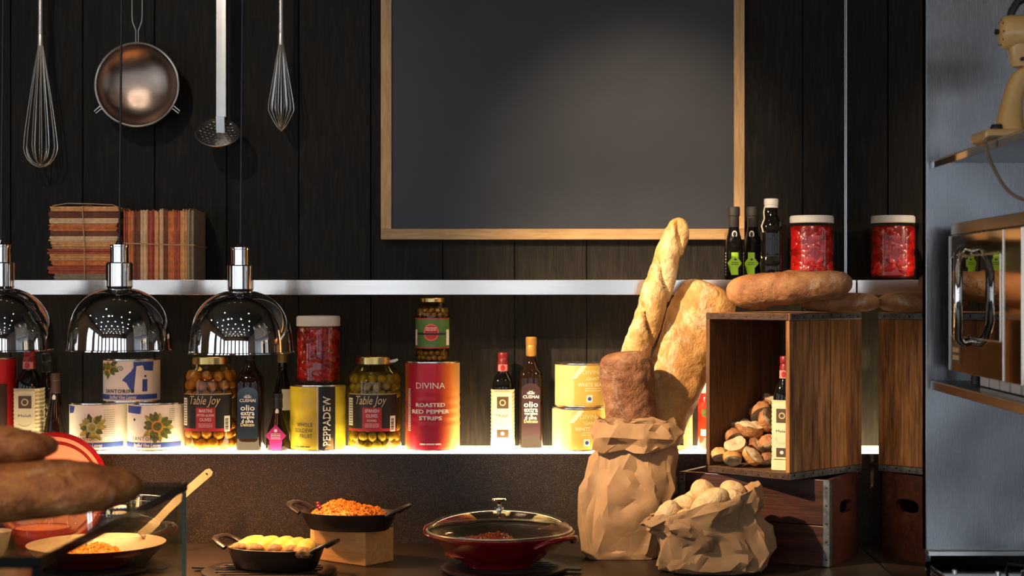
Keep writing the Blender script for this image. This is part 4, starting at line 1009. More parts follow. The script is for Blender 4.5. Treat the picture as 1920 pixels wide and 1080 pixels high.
# ================================================================== BREAD
BR = {'pale': bread_mat('pale_crust', (.42, .19, .055), (.62, .34, .11), (.74, .47, .19), (.84, .70, .46), .12),
      'gold': bread_mat('golden_crust', (.34, .13, .03), (.55, .26, .07), (.68, .40, .13), (.85, .72, .48), .10),
      'brown': bread_mat('brown_crust', (.13, .042, .016), (.25, .095, .038), (.36, .16, .07), (.50, .36, .27), .07),
      'tan': bread_mat('tan_crust', (.20, .065, .022), (.40, .165, .06), (.56, .29, .12), (.66, .52, .38), .08),
      'dark': bread_mat('dark_crust', (.15, .042, .012), (.36, .13, .04), (.58, .27, .075), (.62, .46, .28), .05, 1.5)}
def loaf(label, cat, L, Wd, Ht, mat, seed, taper=2.6, bend=0, lump=.05, slash=0, name='bread_loaf', nx=44, nr=32, taper_end=0, pend=3.0):
    m = MB(); vs = []; fs = []; off = Vector((seed * 3.7, seed * 1.3, seed * .7))
    for i in range(nx + 1):
        u = -1 + 2 * i / nx; e = math.copysign(1 - (1 - abs(u)) ** 1.6, u)
        k = max(0.0, 1 - abs(e) ** pend) ** (1 / taper); k = max(k, .015); k *= 1 - taper_end * (e * .5 + .5)
        for j in range(nr):
            a = 2 * math.pi * j / nr; c, s_ = math.cos(a), math.sin(a)
            x = e * L / 2; y = Wd / 2 * k * math.copysign(abs(c) ** .85, c); z = Ht / 2 * k * math.copysign(abs(s_) ** .9, s_)
            p = Vector((x, y, z)); nrm = Vector((0, y / (Wd * Wd), z / (Ht * Ht))); nrm = nrm.normalized() if nrm.length > 0 else nrm
            d = fbm(p * 1 + off, 9, 3) * lump * Ht + (abs(noise.noise(p * 38 + off)) - .2) * .0045 * min(1, (Ht / .085) ** 2) + noise.noise(p * 90 + off) * .0012
            if slash:
                ph = (x / L + .5) * slash - c * .42; f_ = ph - math.floor(ph)
                top = max(0, s_ * .8 + .45)
                d += top * Ht * (.09 * (1 - abs(f_ - .5) * 2) - (.22 * math.exp(-((f_ - .06) / .05) ** 2)))
            p += nrm * d * min(1, k * 1.5)
            p.z += bend * (1 - e * e) * L
            vs.append(p)
    for i in range(nx):
        for j in range(nr): j2 = (j + 1) % nr; fs.append((i * nr + j, i * nr + j2, (i + 1) * nr + j2, (i + 1) * nr + j))
    fs += [tuple(range(nr - 1, -1, -1)), tuple(nx * nr + j for j in range(nr))]
    m.add(vs, fs); o = m.build(name, BR[mat], smooth=70); return tag(o, label, cat)
def put(o, a, b, roll=0):
    """lay the loaf's long axis from world point a to b"""
    a, b = Vector(a), Vector(b); d = (b - a).normalized(); up = Vector((0, -1, 0)) if abs(d.z) > .6 else Vector((0, 0, 1))
    y = up.cross(d).normalized(); z = d.cross(y); m = Matrix((d, y, z)).transposed().to_4x4()
    m = m @ Matrix.Rotation(roll, 4, 'X'); m.translation = (a + b) / 2; o.matrix_world = m; return o
BGY = 4.39; sB = S(BGY)      # tall bag depth
def px3(px, py, Y): return WP(px, py, Y)
# baguette in the tall bag
a, b = px3(1148, 790, 4.43), px3(1277, 409, 4.50)
put(loaf('long crusty baguette sticking up out of the tall paper bag', 'bread', (b - a).length, 60 / sB, 56 / sB, 'pale', 3, 2.4, 0, .05, 4.5, 'baguette', 110, 40, .22, 8), a, b, R(20))
a, b = px3(1212, 846, 4.41), px3(1337, 536, 4.535)
put(loaf('big golden ciabatta loaf leaning from the tall paper bag against the crate', 'bread', (b - a).length, 102 / sB, 56 / sB, 'gold', 6, 2.6, .0, .12, 0, 'ciabatta_loaf', 60, 40, -.30, 9), a, b, R(0))
a, b = px3(1186, 828, 4.365), px3(1174, 659, 4.355)
put(loaf('square-ended brown ciabatta loaf standing upright in the tall paper bag', 'bread', (b - a).length, 100 / sB, 62 / sB, 'brown', 9, 3.4, 0, .10, 0, 'ciabatta_loaf', 48, 40, 0, 9), a, b, 0)
# loaves on top of the upright crate
zt = zb + UH
ctr = UC @ Vector((UW * .5, UD * .45, UH))
a = Vector((WX(1366, 4.33), 4.33, zt + .052)); b = Vector((WX(1597, 4.19), 4.19, zt + .080))
put(loaf('long brown ciabatta loaf lying tilted on top of the upright crate', 'bread', (b - a).length, .135, .102, 'tan', 12, 2.7, .0, .09, 0, 'ciabatta_loaf', 60, 40, .36, 6), a, b)
a = Vector((WX(1505, 4.40), 4.40, zt + .027)); b = Vector((WX(1647, 4.265), 4.265, zt + .027))
put(loaf('smaller floured loaf lying behind on the right end of the upright crate', 'bread', (b - a).length, .11, .052, 'tan', 15, 2.2, 0, .05, 0, 'ciabatta_loaf', 44, 32, 0, 3), a, b)
# bread chunks in the crate
M_crumb = plain('bread_crumb', (.56, .42, .26), .85, var=.2, scale=90, bmp=.5)
def chunk(label, px, py, d, size, rx, rz, seed, mat):
    p = Vector((WX(px, d), d, WZ(py, d)))
    t = thing('bread_chunk', label, 'bread chunk', p, 0, 'torn bread chunks in the upright crate')
    t.rotation_euler = (rx, 0, rz)
    rr = random.Random(seed); off = Vector((seed, seed * 2, 0)); h = size * .95
    prof = [(.001, -h * .75), (size * .55, -h * .68), (size * .88, -h * .4), (size, -h * .0), (size * .96, h * .32)]
    def f(v): return v + v.normalized() * (noise.noise(v * 32 + off) * size * .30 + noise.noise(v * 110 + off) * size * .10)
    MB().lathe(prof, 20, (True, False), fn=f).build('crust', BR[mat], t, smooth=70)
    def f2(v):
        w_ = f(v); return w_ + Vector((0, 0, size * (.10 * noise.noise(v * 40 + off) + .05 * noise.noise(v * 130 + off))))
    cz = h * .32
    pr = [(size * .96, cz)] + [(size * k_, cz + h * .12 * (1 - k_ * k_)) for k_ in (.86, .7, .52, .34, .16)] + [(.001, cz + h * .12)]
    MB().lathe(pr, 20, (False, True), fn=f2).build('crumb', M_crumb, t, smooth=50)
cl = [(1352, 853, .12, .019, 150, 10, 'pale', 'pale round chunk at the lower left of the crate pile'),
      (1374, 860, .08, .017, 140, 0, 'gold', 'small golden chunk at the front of the crate pile'),
      (1381, 836, .10, .021, 38, -30, 'tan', 'chunk with a wide white cut face near the crate front'),
      (1411, 856, .08, .021, 45, 50, 'gold', 'chunk with a white wedge face at the front of the crate pile'),
      (1441, 862, .10, .017, 150, 20, 'brown', 'dark round chunk lying beside the bottle in the crate'),
      (1374, 820, .17, .018, 130, 30, 'tan', 'small half hidden chunk behind the wide cut one in the crate'),
      (1419, 838, .15, .022, 60, 70, 'brown', 'dark grey chunk in the middle of the crate pile'),
      (1443, 834, .14, .021, 150, 10, 'tan', 'reddish crusted chunk leaning on the bottle in the crate'),
      (1387, 797, .21, .021, 10, -50, 'tan', 'chunk at the upper left of the crate pile'),
      (1410, 804, .17, .025, 12, 30, 'tan', 'large tan chunk in the centre of the crate pile'),
      (1439, 790, .17, .023, 55, 60, 'tan', 'chunk with a large pale face turned right near the top of the crate pile'),
      (1427, 770, .23, .022, 140, 20, 'tan', 'brown crusted chunk high in the crate pile'),
      (1444, 750, .26, .018, 30, 40, 'tan', 'topmost dark chunk of the crate pile')]
for k, (px, py, dd, sz, rx, rz, mt, lb) in enumerate(cl):
    # depth of a point dd behind the crate mouth on the viewing ray
    Yc = 4.25 + dd
    chunk(lb, px, py, Yc, sz * 1.38, R(rx), R(rz), 20 + k, mt)

# ================================================================== PAPER BAGS
m, nt, b = new_mat('kraft_paper'); v = coords(nt)
n = tex_noise(nt, v, 14, 5, .6); nt.links.new(ramp(nt, n, [(.3, (.31, .165, .075)), (.7, (.41, .235, .115))]), b.inputs['Base Color'])
b.inputs['Roughness'].default_value = .72
vo = nt.nodes.new('ShaderNodeTexVoronoi'); vo.inputs['Scale'].default_value = 38; vo.feature = 'DISTANCE_TO_EDGE'
nz = nt.nodes.new('ShaderNodeTexNoise'); nz.inputs['Scale'].default_value = 12; nt.links.new(v, nz.inputs['Vector'])
mxv = nt.nodes.new('ShaderNodeMix'); mxv.data_type = 'VECTOR'; mxv.inputs[0].default_value = .12; nt.links.new(v, mxv.inputs[4]); nt.links.new(nz.outputs['Color'], mxv.inputs[5]); nt.links.new(mxv.outputs[1], vo.inputs['Vector'])
bump(nt, b, vo.outputs['Distance'], .10, .008); M_kraft = m
def bag(name, label, loc, rings, seg, seed, amp, sub=2, fine=.35, rz=0, post=None, sharp=16):
    """crumpled paper: a coarse jittered skin of flat facets, then finer facets; rings: (cx, cy, z, rx, ry, p, crumple weight)"""
    rr = random.Random(seed); t = thing(name, label, 'paper bag', loc, rz)
    dense = []
    for i in range(len(rings) - 1):
        for k in range(sub):
            u = k / sub; dense.append(tuple(a * (1 - u) + b2 * u for a, b2 in zip(rings[i], rings[i + 1])))
    dense.append(rings[-1]); n = len(dense); vs = []; wts = []
    for i, (cx, cy, z, rx, ry, p, wt) in enumerate(dense):
        for k in range(seg):
            a = 2 * math.pi * (k + (.5 if i % 2 else 0) + rr.uniform(-.3, .3) * min(1, wt * 2)) / seg; c, s_ = math.cos(a), math.sin(a); e = 2 / p
            P = Vector((cx + rx * math.copysign(abs(c) ** e, c), cy + ry * math.copysign(abs(s_) ** e, s_), z))
            nrm = Vector((c / max(rx, .01), s_ / max(ry, .01), 0)).normalized()
            P += nrm * rr.uniform(-1, .8) * amp * wt + Vector((0, 0, rr.uniform(-1, 1) * amp * .8 * wt if i else 0))
            P.z = max(P.z, .0006); vs.append(P); wts.append(wt)
    f = []
    for i in range(n - 1):
        for k in range(seg):
            k2 = (k + 1) % seg; A, B, C, D = i * seg + k, i * seg + k2, (i + 1) * seg + k2, (i + 1) * seg + k
            f += ([(A, B, C), (A, C, D)] if i % 2 else [(A, B, D), (B, C, D)])
    bm = bmesh.new(); bv = [bm.verts.new(v) for v in vs]
    for q_ in f: bm.faces.new([bv[k] for k in q_])
    bm.faces.new([bv[k] for k in range(seg - 1, -1, -1)])
    for lev in range(2):
        bmesh.ops.triangulate(bm, faces=bm.faces[:]); old = set(bm.verts)
        bmesh.ops.subdivide_edges(bm, edges=bm.edges[:], cuts=1, use_grid_fill=True)
        bm.normal_update()
        for v in bm.verts:
            if v not in old and v.co.z > .008:
                d = min(e.calc_length() for e in v.link_edges)
                v.co += v.normal * rr.uniform(-1, 1) * min(d, .02) * fine * (1 if lev == 0 else .6)
    if post:
        for v in bm.verts: v.co = post(v.co)
    bm.verts.index_update(); m = MB().add([v.co.copy() for v in bm.verts], [[v.index for v in q_.verts] for q_ in bm.faces]); bm.free()
    m.build('paper', M_kraft, t, smooth=sharp); return t
q = 1 / sB
zz = lambda py: WZ(py, BGY) - ZC
tall = [(-.028, 0, .001, .088, .055, 5, .15), (-.026, 0, .02, .098, .064, 4.5, .5), (-.018, 0, .10, .116, .070, 3.6, 1), (-.008, 0, .19, .122, .072, 3, 1), (.006, 0, .26, .108, .070, 2.6, .9), (.012, 0, .305, .094, .068, 2.4, .5),
        (.013, 0, .300, .104, .080, 2.3, .5), (.014, 0, .285, .114, .088, 2.3, .8), (.014, 0, .315, .116, .090, 2.3, .8), (.014, 0, .350, .108, .082, 2.3, .6), (.014, 0, .362, .099, .074, 2.3, .4), (.014, 0, .352, .094, .069, 2.3, .3), (.013, 0, .30, .092, .066, 2.3, .3), (.0, 0, .18, .10, .062, 2.6, .5)]
tall = [(a * 1.02, b2, z * 1.02, c * 1.04, d, e, f_) for a, b2, z, c, d, e, f_ in tall]
bag('paper_bag', 'tall crumpled brown paper bag with a rolled top holding long breads', (WX(1184, BGY), BGY, ZC + .0004), tall, 15, 19, .021, 1, .30, sharp=21)
SY = 4.165; sS = S(SY)
lowb = [(0, 0, .001, .11, .06, 3, .2), (.0, 0, .015, .14, .076, 2.8, .7), (.01, 0, .05, .152, .082, 2.5, 1), (.002, 0, .095, .142, .080, 2.3, 1), (-.022, -.004, .125, .140, .082, 2.2, 1), (-.026, -.006, .155, .150, .086, 2.2, .9), (-.022, -.004, .178, .146, .080, 2.2, .8), (-.022, 0, .172, .134, .072, 2.2, .5), (-.02, 0, .13, .125, .064, 2.2, .4)]
def tilt_low(r):  # right side of the opening stands higher
    return r
def lift(c):      # the right side of the opening stands higher
    return Vector((c.x, c.y, c.z + (c.x + .02) * .26 * (c.z - .08) / .09)) if c.z > .08 else c
bag('paper_bag', 'low crumpled brown paper bag filled with pale bread rolls', (WX(1337, SY), SY, ZC + .0004), lowb, 20, 11, .015, 1, .36, 0, lift, 24)
M_roll = bread_mat('pale_roll_crust', (.56, .33, .14), (.70, .47, .23), (.78, .58, .34), (.86, .74, .55), .06, 1.4)
BR['roll'] = M_roll
rl_ = [(1250, 966, 4.150, 62, 42, 58, 'pale oval roll standing at the left end of the low paper bag'),
       (1288, 972, 4.125, 44, 34, -10, 'small cut roll at the front of the low paper bag'),
       (1281, 950, 4.19, 54, 40, 20, 'roll half buried behind the leftmost one in the low paper bag'),
       (1304, 938, 4.225, 60, 42, 30, 'pale roll lying in the middle back of the low paper bag'),
       (1330, 946, 4.145, 84, 48, 36, 'long floured roll at the centre of the low paper bag'),
       (1322, 924, 4.19, 58, 42, -40, 'roll standing highest in the low paper bag'),
       (1368, 936, 4.16, 54, 38, 10, 'small golden roll right of the centre in the low paper bag'),
       (1374, 920, 4.21, 50, 38, -20, 'roll at the back right of the low paper bag')]
for k, (px, py, Y, L, Hh, an, lb) in enumerate(rl_):
    o = loaf(lb, 'bread roll', L / S(Y), Hh / S(Y) * 1.05, Hh / S(Y), 'roll', 30 + k, 2.0, 0, .04, 0, 'bread_roll', 22, 20, 0, 2.2)
    o.location = WP(px, py, Y); o.rotation_euler = (0, R(-an), R(12 * (k % 3 - 1)))

# ================================================================== COOKWARE ON THE COUNTER
def trivet(label, px, Y, wpx, tab_ang):
    s = S(Y); r = wpx / 2 / s; t = thing('iron_trivet', label, 'trivet', (WX(px, Y), Y, ZC + .0004))
    MB().lathe([(r * .80, .006), (r * .82, .004), (r * .97, .004), (r, .007), (r, .012), (r * .98, .014), (r * .82, .014), (r * .80, .012)], 56, (False, False)).build('ring', M_iron, t)
    m = MB().lathe([(r * .80, .006), (r * .80, .012)], 4, (False, False)); 
    for k in range(-3, 4):
        y = k * r * .2; L = math.sqrt(max(0, (r * .81) ** 2 - y * y)); MB().bbox(-L, L, y - r * .045, y + r * .045, .006, .0135, .001, 1).build('slat', M_iron, t)
    for k in range(3):
        a = R(90 + 120 * k); MB().lathe([(.008, 0), (.01, .005)], 12).build('foot', M_iron, t, (r * .9 * math.cos(a), r * .9 * math.sin(a), 0))
    m = MB().bbox(r * .98, r * 1.24, -.016, .016, .0065, .0125, .002).xf(Matrix.Rotation(tab_ang, 4, 'Z')).build('handle_tab', M_iron, t)
    return .0142
def oval_dish(label, loc, L, Wd, Ht, rz):
    t = thing('oval_dish', label, 'baking dish', loc, rz)
    a, b2 = L / 2, Wd / 2
    rg = [(0, 0, 0, a * .80, b2 * .78, 2.2), (0, 0, .003, a * .84, b2 * .82, 2.2), (0, 0, Ht * .5, a * .92, b2 * .91, 2.2), (0, 0, Ht - .004, a * .985, b2 * .98, 2.2), (0, 0, Ht - .001, a * 1.01, b2 * 1.015, 2.2), (0, 0, Ht, a, b2, 2.2), (0, 0, Ht - .003, a * .965, b2 * .955, 2.2), (0, 0, Ht * .5, a * .90, b2 * .88, 2.2), (0, 0, .006, a * .80, b2 * .77, 2.2)]
    MB().loft(rg, 64).build('body', M_iron, t, smooth=50)
    for sg in (-1, 1):
        pts = [(sg * a * .93, -.045, Ht - .003), (sg * (a + .006), -.044, Ht + .005), (sg * (a + .024), -.036, Ht + .014), (sg * (a + .03), -.015, Ht + .018), (sg * (a + .03), .015, Ht + .018), (sg * (a + .024), .036, Ht + .014), (sg * (a + .006), .044, Ht + .005), (sg * a * .93, .045, Ht - .003)]
        MB().tube(pts, [.010, .010, .009, .0075, .0075, .009, .010, .010], 10, flat=.6).build('loop_handle', M_iron, t)
    return t
# wood block with the couscous dish
o = Vector((-.513, 4.24)); ux = Vector((.8, -.6)); 
wbk = thing('wood_block', 'pale pine block propping up the dish of orange couscous', 'block', (o.x - .8 * .2, o.y + .6 * .2, ZC + .0005), math.atan2(-.6, .8))
MB().bbox(0, .2, 0, .106, 0, .087, .0015).build('timber', M_block, wbk)
dz = ZC + .089
cy_ = 4.29; dloc = Vector((WX(654, cy_), cy_, dz))
oval_dish('black iron oval dish of orange couscous raised on a wood block', dloc, .256, .155, .046, R(-14))
m, nt, b = new_mat('couscous_grain'); v = coords(nt); n = tex_noise(nt, v, 70, 4, .7)
nt.links.new(ramp(nt, n, [(.32, (.42, .09, .006)), (.5, (.74, .23, .012)), (.7, (.82, .36, .03))]), b.inputs['Base Color']); b.inputs['Roughness'].default_value = .7; M_cous = m
m, nt, b = new_mat('tomato_stew'); v = coords(nt); n = tex_noise(nt, v, 70, 4, .7)
nt.links.new(ramp(nt, n, [(.32, (.22, .02, .008)), (.5, (.48, .08, .02)), (.7, (.60, .17, .05))]), b.inputs['Base Color']); b.inputs['Roughness'].default_value = .35; M_stew = m
def mound(name, label, cat, loc, a, b2, h, rz, mat, seed, lump=.006, n=60, grains=900, gr=.0022, drop=.012):
    m = MB(); vs = []; fs = []; off = Vector((seed, 0, 0)); rr = random.Random(seed)
    def surf(x, y):
        d = math.sqrt(x * x + y * y); base = h * (1 - d ** 2.2) ** .8 if d < 1 else 0
        p = Vector((x * a, y * b2, 0)) + off; return base - drop * d ** 6 + (abs(noise.noise(p * 45)) - .2) * lump + noise.noise(p * 120) * lump * .4 + noise.noise(p * 14) * lump * 1.2
    for i in range(n // 2 + 1):
        d = i / (n // 2)
        for k in range(n):
            an = 2 * math.pi * k / n; x, y = d * math.cos(an), d * math.sin(an); vs.append((x * a, y * b2, surf(x, y)))
    for i in range(n // 2):
        for k in range(n): k2 = (k + 1) % n; fs.append((i * n + k, i * n + k2, (i + 1) * n + k2, (i + 1) * n + k))
    fs.append(tuple((n // 2) * n + k for k in range(n)))
    m.add(vs, fs)
    for _ in range(grains):
        d = math.sqrt(rr.random()) * .97; an = rr.uniform(0, 2 * math.pi); x, y = d * math.cos(an), d * math.sin(an); z = surf(x, y); g = gr * rr.uniform(.6, 1.3)
        c = Vector((x * a, y * b2, z + g * .3)); q = [Vector((g, 0, 0)), Vector((0, g, 0)), Vector((-g, 0, 0)), Vector((0, -g, 0)), Vector((0, 0, g)), Vector((0, 0, -g))]
        rm = Matrix.Rotation(rr.uniform(0, 3), 3, 'X') @ Matrix.Rotation(rr.uniform(0, 3), 3, 'Z')
        m.add([c + rm @ v_ for v_ in q], [(0, 1, 4), (1, 2, 4), (2, 3, 4), (3, 0, 4), (1, 0, 5), (2, 1, 5), (3, 2, 5), (0, 3, 5)])
    o = m.build(name, mat, None, loc, (0, 0, rz), smooth=60); return tag(o, label, cat, kind='stuff')
mound('couscous', 'heap of orange couscous in the raised oval dish', 'couscous', dloc + Vector((0, 0, .034)), .114, .068, .034, R(-14), M_cous, 3, .010, 64, 1500, .0026)
M_cran = plain('cranberry', (.16, .008, .03), .35, coat=.3)
for k, (dx, dy, dzz) in enumerate(((-.075, -.02, .058), (-.08, -.012, .064), (-.068, -.028, .054))):
    c0 = Matrix.Rotation(R(-14), 3, 'Z') @ Vector((dx, dy, dzz)); oo = MB().lathe([(.001, -.006), (.005, -.004), (.0065, 0), (.005, .004), (.001, .006)], 10, fn=lambda v: v + v * noise.noise(v * 300) * .2).build('dried_berry', M_cran, None, dloc + c0, (k, k * 2, 0), smooth=70)
    tag(oo, 'dark red dried berry on the left side of the orange couscous', 'berry', 'berries on the couscous')
# dish of stuffed squash
tv = trivet('iron trivet under the dish of stuffed yellow squash', 505, 4.125, 250, R(165))
cy_ = 4.135; dloc2 = Vector((WX(517, cy_), cy_, ZC + tv + .0008))
oval_dish('black iron oval dish of stuffed yellow squash on a trivet', dloc2, .252, .165, .054, R(-16))
M_squash = plain('squash_skin', (.66, .54, .12), .4, coat=.2, var=.25, scale=30)
M_fill = plain('rice_filling', (.30, .16, .06), .75, var=.5, scale=110, bmp=.6)
rm = Matrix.Rotation(R(-16), 3, 'Z')
sq = [(-.078, .012, 62, 'leftmost'), (-.036, .016, 66, 'second from the left'), (.008, .018, 60, 'middle'), (.048, .010, 58, 'fourth from the left'), (.084, -.004, 48, 'rightmost')]
for k, (dx, dy, wpx, wd) in enumerate(sq):
    c0 = dloc2 + rm @ Vector((dx, dy, .027)); t = thing('stuffed_squash', wd + ' piece of stuffed yellow squash in the black oval dish', 'squash', c0, R(-16 + 8 * (k - 2)))
    L = .082; n = 14; vs = []; fs = []
    for i in range(n + 1):
        u = i / n; y = -L / 2 + L * u; rad = .026 * (.80 + .25 * math.sin(u * math.pi)); 
        for j in range(13):
            a = math.pi * j / 12; rr_ = rad * (1 + .06 * noise.noise(Vector((i * .3, j * .4, k))))
            vs.append((rr_ * math.cos(a), y, .012 + rr_ * math.sin(a) * 1.05 + .010 * u))
    fs = [(i * 13 + j, i * 13 + j + 1, (i + 1) * 13 + j + 1, (i + 1) * 13 + j) for i in range(n) for j in range(12)]
    ob = MB().add(vs, fs).build('skin', M_squash, t, smooth=70); md = ob.modifiers.new('thickness', 'SOLIDIFY'); md.thickness = .004; md.offset = -1
    f2 = lambda v: v + v.normalized() * (noise.noise(v * 110 + Vector((k, 0, 0))) * .006)
    prof = [(.001, -.018), (.013, -.014), (.020, -.004), (.020, .006), (.013, .015), (.001, .019)]
    MB().lathe(prof, 18, fn=f2).xf(Matrix.Translation((0, -L / 2 - .001, .021)) @ Matrix.Diagonal((1.1, 1.2, .8, 1))).build('filling', M_fill, t, smooth=60)
# red wok with glass lid
tv = trivet('iron trivet under the red wok', 945, 4.17, 236, R(-8))
wy_ = 4.18; s = S(wy_); wl = Vector((WX(936, wy_), wy_, ZC + tv + .0008)); Rw = 141 / s; Hw = WZ(996, wy_) - wl.z
wk = thing('red_wok', 'red enamel wok with side handles standing on a trivet', 'wok', wl, 0)
prof = [(Rw * .42, 0), (Rw * .46, .001), (Rw * .47, .008), (Rw * .62, .022), (Rw * .82, Hw * .62), (Rw * .95, Hw * .88), (Rw * 1.0, Hw - .003), (Rw * 1.005, Hw), (Rw * .985, Hw + .001)]
MB().lathe(prof, 72, (True, False)).build('bowl', M_enamel, wk, smooth=50)
MB().lathe([(Rw * .984, Hw + .0005), (Rw * .93, Hw * .88), (Rw * .80, Hw * .62), (Rw * .58, .027), (.001, .018)], 64, (False, False)).build('black_lining', M_iron, wk, smooth=60)
for an in (R(-38), R(142)):
    rmz = Matrix.Rotation(an, 4, 'Z'); pts = [(Rw * .93, -.075, Hw - .018), (Rw * .98, -.07, Hw - .012), (Rw * 1.06, -.052, Hw - .004), (Rw * 1.12, -.02, Hw + .0), (Rw * 1.12, .02, Hw + .0), (Rw * 1.06, .052, Hw - .004), (Rw * .98, .07, Hw - .012), (Rw * .93, .075, Hw - .018)]
    MB().tube(pts, .0085, 12, flat=.75).xf(rmz).build('side_handle', M_enamel, wk, smooth=70)
hl = .050
ld = MB().lathe([(Rw * .95 * math.cos(R(a)), .003 + hl * math.sin(R(a))) for a in range(0, 90, 6)] + [(.001, .003 + hl)], 64, (False, False)).build('lid', thin_glass('lid_glass', (.95, .95, .92), 1.75), wk, (0, 0, Hw + .0025), smooth=70)
ld['label'] = 'domed glass lid with a chrome knob'
MB().lathe([(Rw * .945, 0), (Rw * .975, 0), (Rw * .98, .002), (Rw * .975, .004), (Rw * .945, .004)], 64, (False, False)).build('steel_rim', M_steels, ld)
MB().lathe([(.012, hl + .003), (.012, hl + .006), (.006, hl + .008), (.0055, hl + .016), (.007, hl + .021), (.017, hl + .024), (.0185, hl + .027), (.017, hl + .030), (.001, hl + .031)], 32).build('knob', M_chrome, ld)
mound('stew', 'reddish stew seen through the glass lid in the red wok', 'stew', wl + Vector((-.03, -.03, Hw * .52)), .105, .085, .034, 0, M_stew, 8, .008, 48, 500, .0035, .012)
# frying pan with long handle
tv = trivet('iron trivet under the frying pan behind the glass case', 178, 4.18, 226, R(-10))
py_ = 4.19; s = S(py_); pl_ = Vector((WX(181, py_), py_, ZC + tv + .0008)); Rp = 128 / s; Hp = WZ(1018, py_) - pl_.z
fp = thing('frying_pan', 'shallow frying pan with a long flat handle pointing up to the right', 'frying pan', pl_, 0)
M_panin = plain('pan_inside', (.50, .36, .23), .42, .2, var=.12, scale=12); M_panout = plain('pan_outside', (.045, .014, .010), .35, var=.2)
MB().lathe([(Rp * .68, 0), (Rp * .72, .001), (Rp * .88, Hp * .55), (Rp * .99, Hp - .001), (Rp, Hp), (Rp * .992, Hp + .0005)], 72, (True, False)).build('pan_body', M_panout, fp, smooth=50)
MB().lathe([(Rp * .991, Hp + .0004), (Rp * .87, Hp * .56), (Rp * .70, .005), (.001, .004)], 64, (False, False)).build('pan_lining', M_panin, fp, smooth=60)
h0 = WP(264, 1004, 4.325); h1 = WP(396, 882, 4.50)
pts = [Vector(h0) - pl_, WP(286, 985, 4.365) - pl_, WP(318, 952, 4.42) - pl_, WP(352, 920, 4.46) - pl_, Vector(h1) - pl_]
sm = []
for i in range(len(pts) - 1):
    for k in range(6):
        u = k / 6; p0 = pts[max(0, i - 1)]; p1 = pts[i]; p2 = pts[i + 1]; p3 = pts[min(len(pts) - 1, i + 2)]
        sm.append(.5 * ((2 * p1) + (p2 - p0) * u + (2 * p0 - 5 * p1 + 4 * p2 - p3) * u * u + (-p0 + 3 * p1 - 3 * p2 + p3) * u ** 3))
sm.append(pts[-1])
# flat strap facing the room
vs = []; n = len(sm)
for i, p in enumerate(sm):
    tdir = (sm[min(n - 1, i + 1)] - sm[max(0, i - 1)]).normalized(); side = tdir.cross(Vector((0, -1, 0))).normalized(); face = side.cross(tdir).normalized()
    wd = (.0125 if i < n * .3 else .0095 + .002 * (i / n)); 
    if i == n - 1: wd *= .55
    for a, b2 in ((-1, -1), (1, -1), (1, 1), (-1, 1)): vs.append(p + side * wd * a + face * .0022 * b2)
fs = [(i * 4 + j, i * 4 + (j + 1) % 4, (i + 1) * 4 + (j + 1) % 4, (i + 1) * 4 + j) for i in range(n - 1) for j in range(4)] + [(3, 2, 1, 0), tuple((n - 1) * 4 + j for j in range(4))]
hd = MB().add(vs, fs).build('handle', plain('pan_handle_metal', (.24, .18, .11), .42, .5, var=.15), fp, smooth=40)
pe = sm[-2] * .75 + sm[-4] * .25
MB().lathe([(.0042, -.0026), (.0042, .0026)], 16).xf(Matrix.Translation(pe) @ Matrix.Rotation(R(90), 4, 'X') ).build('hanging_hole', M_black, hd)
mound('pan_food', 'orange crumbly food in the frying pan', 'food', pl_ + Vector((.0, -.03, .022)), .085, .06, .030, 0, M_cous, 12, .009, 40, 400, .003, .01)
# red lid leaning on the backsplash
cl_ = WP(95, 912, 4.52); Rl = .157
m = thing('enamel_lid', 'large red enamel lid leaning on the granite backsplash', 'lid', (cl_.x, 4.50, ZC + .003), 0)
rl2 = Matrix.Translation((0, .03, Rl)) @ Matrix.Rotation(R(80), 4, 'X')
MB().lathe([(Rl, .0), (Rl + .002, .006), (Rl - .002, .012), (Rl * .84, .004), (Rl * .82, .0), (Rl * .80, -.006), (Rl * .4, -.014), (.001, -.016)], 64, (False, False)).xf(rl2).build('lid_rim', M_enamel, m, smooth=50)
MB().lathe([(Rl * .965, .0085), (Rl * .86, .0062)], 64, (False, False)).xf(Matrix.Translation((0, -.001, 0)) @ rl2).build('rim_glaze', M_pinkenamel, m, smooth=50)
MB().lathe([(Rl * .80, -.0045), (Rl * .4, -.0125), (.001, -.0145)], 64, (False, False)).xf(Matrix.Translation((0, -.001, 0)) @ rl2).build('inner_glaze', M_pinkenamel, m, smooth=50)
MB().lathe([(.014, -.016), (.012, -.022), (.010, -.030), (.018, -.036), (.001, -.040)], 24).xf(rl2).build('knob', M_enamel, m)
# red pot and pale bowl behind the glass case
Y = 4.42; s = S(Y); rp = 52 / s; hp = WZ(988, Y) - ZC
t = thing('red_pot', 'small red enamel pot behind the frying pan', 'pot', (WX(80, Y), Y, ZC + .0004))
MB().lathe([(rp * .85, 0), (rp * .93, .004), (rp * .98, hp * .5), (rp, hp - .002), (rp * .98, hp), (rp * .95, hp - .002)], 48, (True, False)).build('pot_wall', M_enamel, t, smooth=50)
MB().lathe([(rp * .949, hp - .0022), (rp * .92, hp * .5), (rp * .8, .006), (.001, .005)], 48, (False, False)).build('pot_lining', M_pinkenamel, t, smooth=50)
for sg in (-1, 1): MB().tube([(sg * rp * .97, -.02, hp * .8), (sg * rp * 1.16, -.018, hp * .84), (sg * rp * 1.16, .018, hp * .84), (sg * rp * .97, .02, hp * .8)], .005, 8).build('side_handle', M_enamel, t)
Y = 4.33; s = S(Y); rp = 40 / s; hp = WZ(996, Y) - ZC
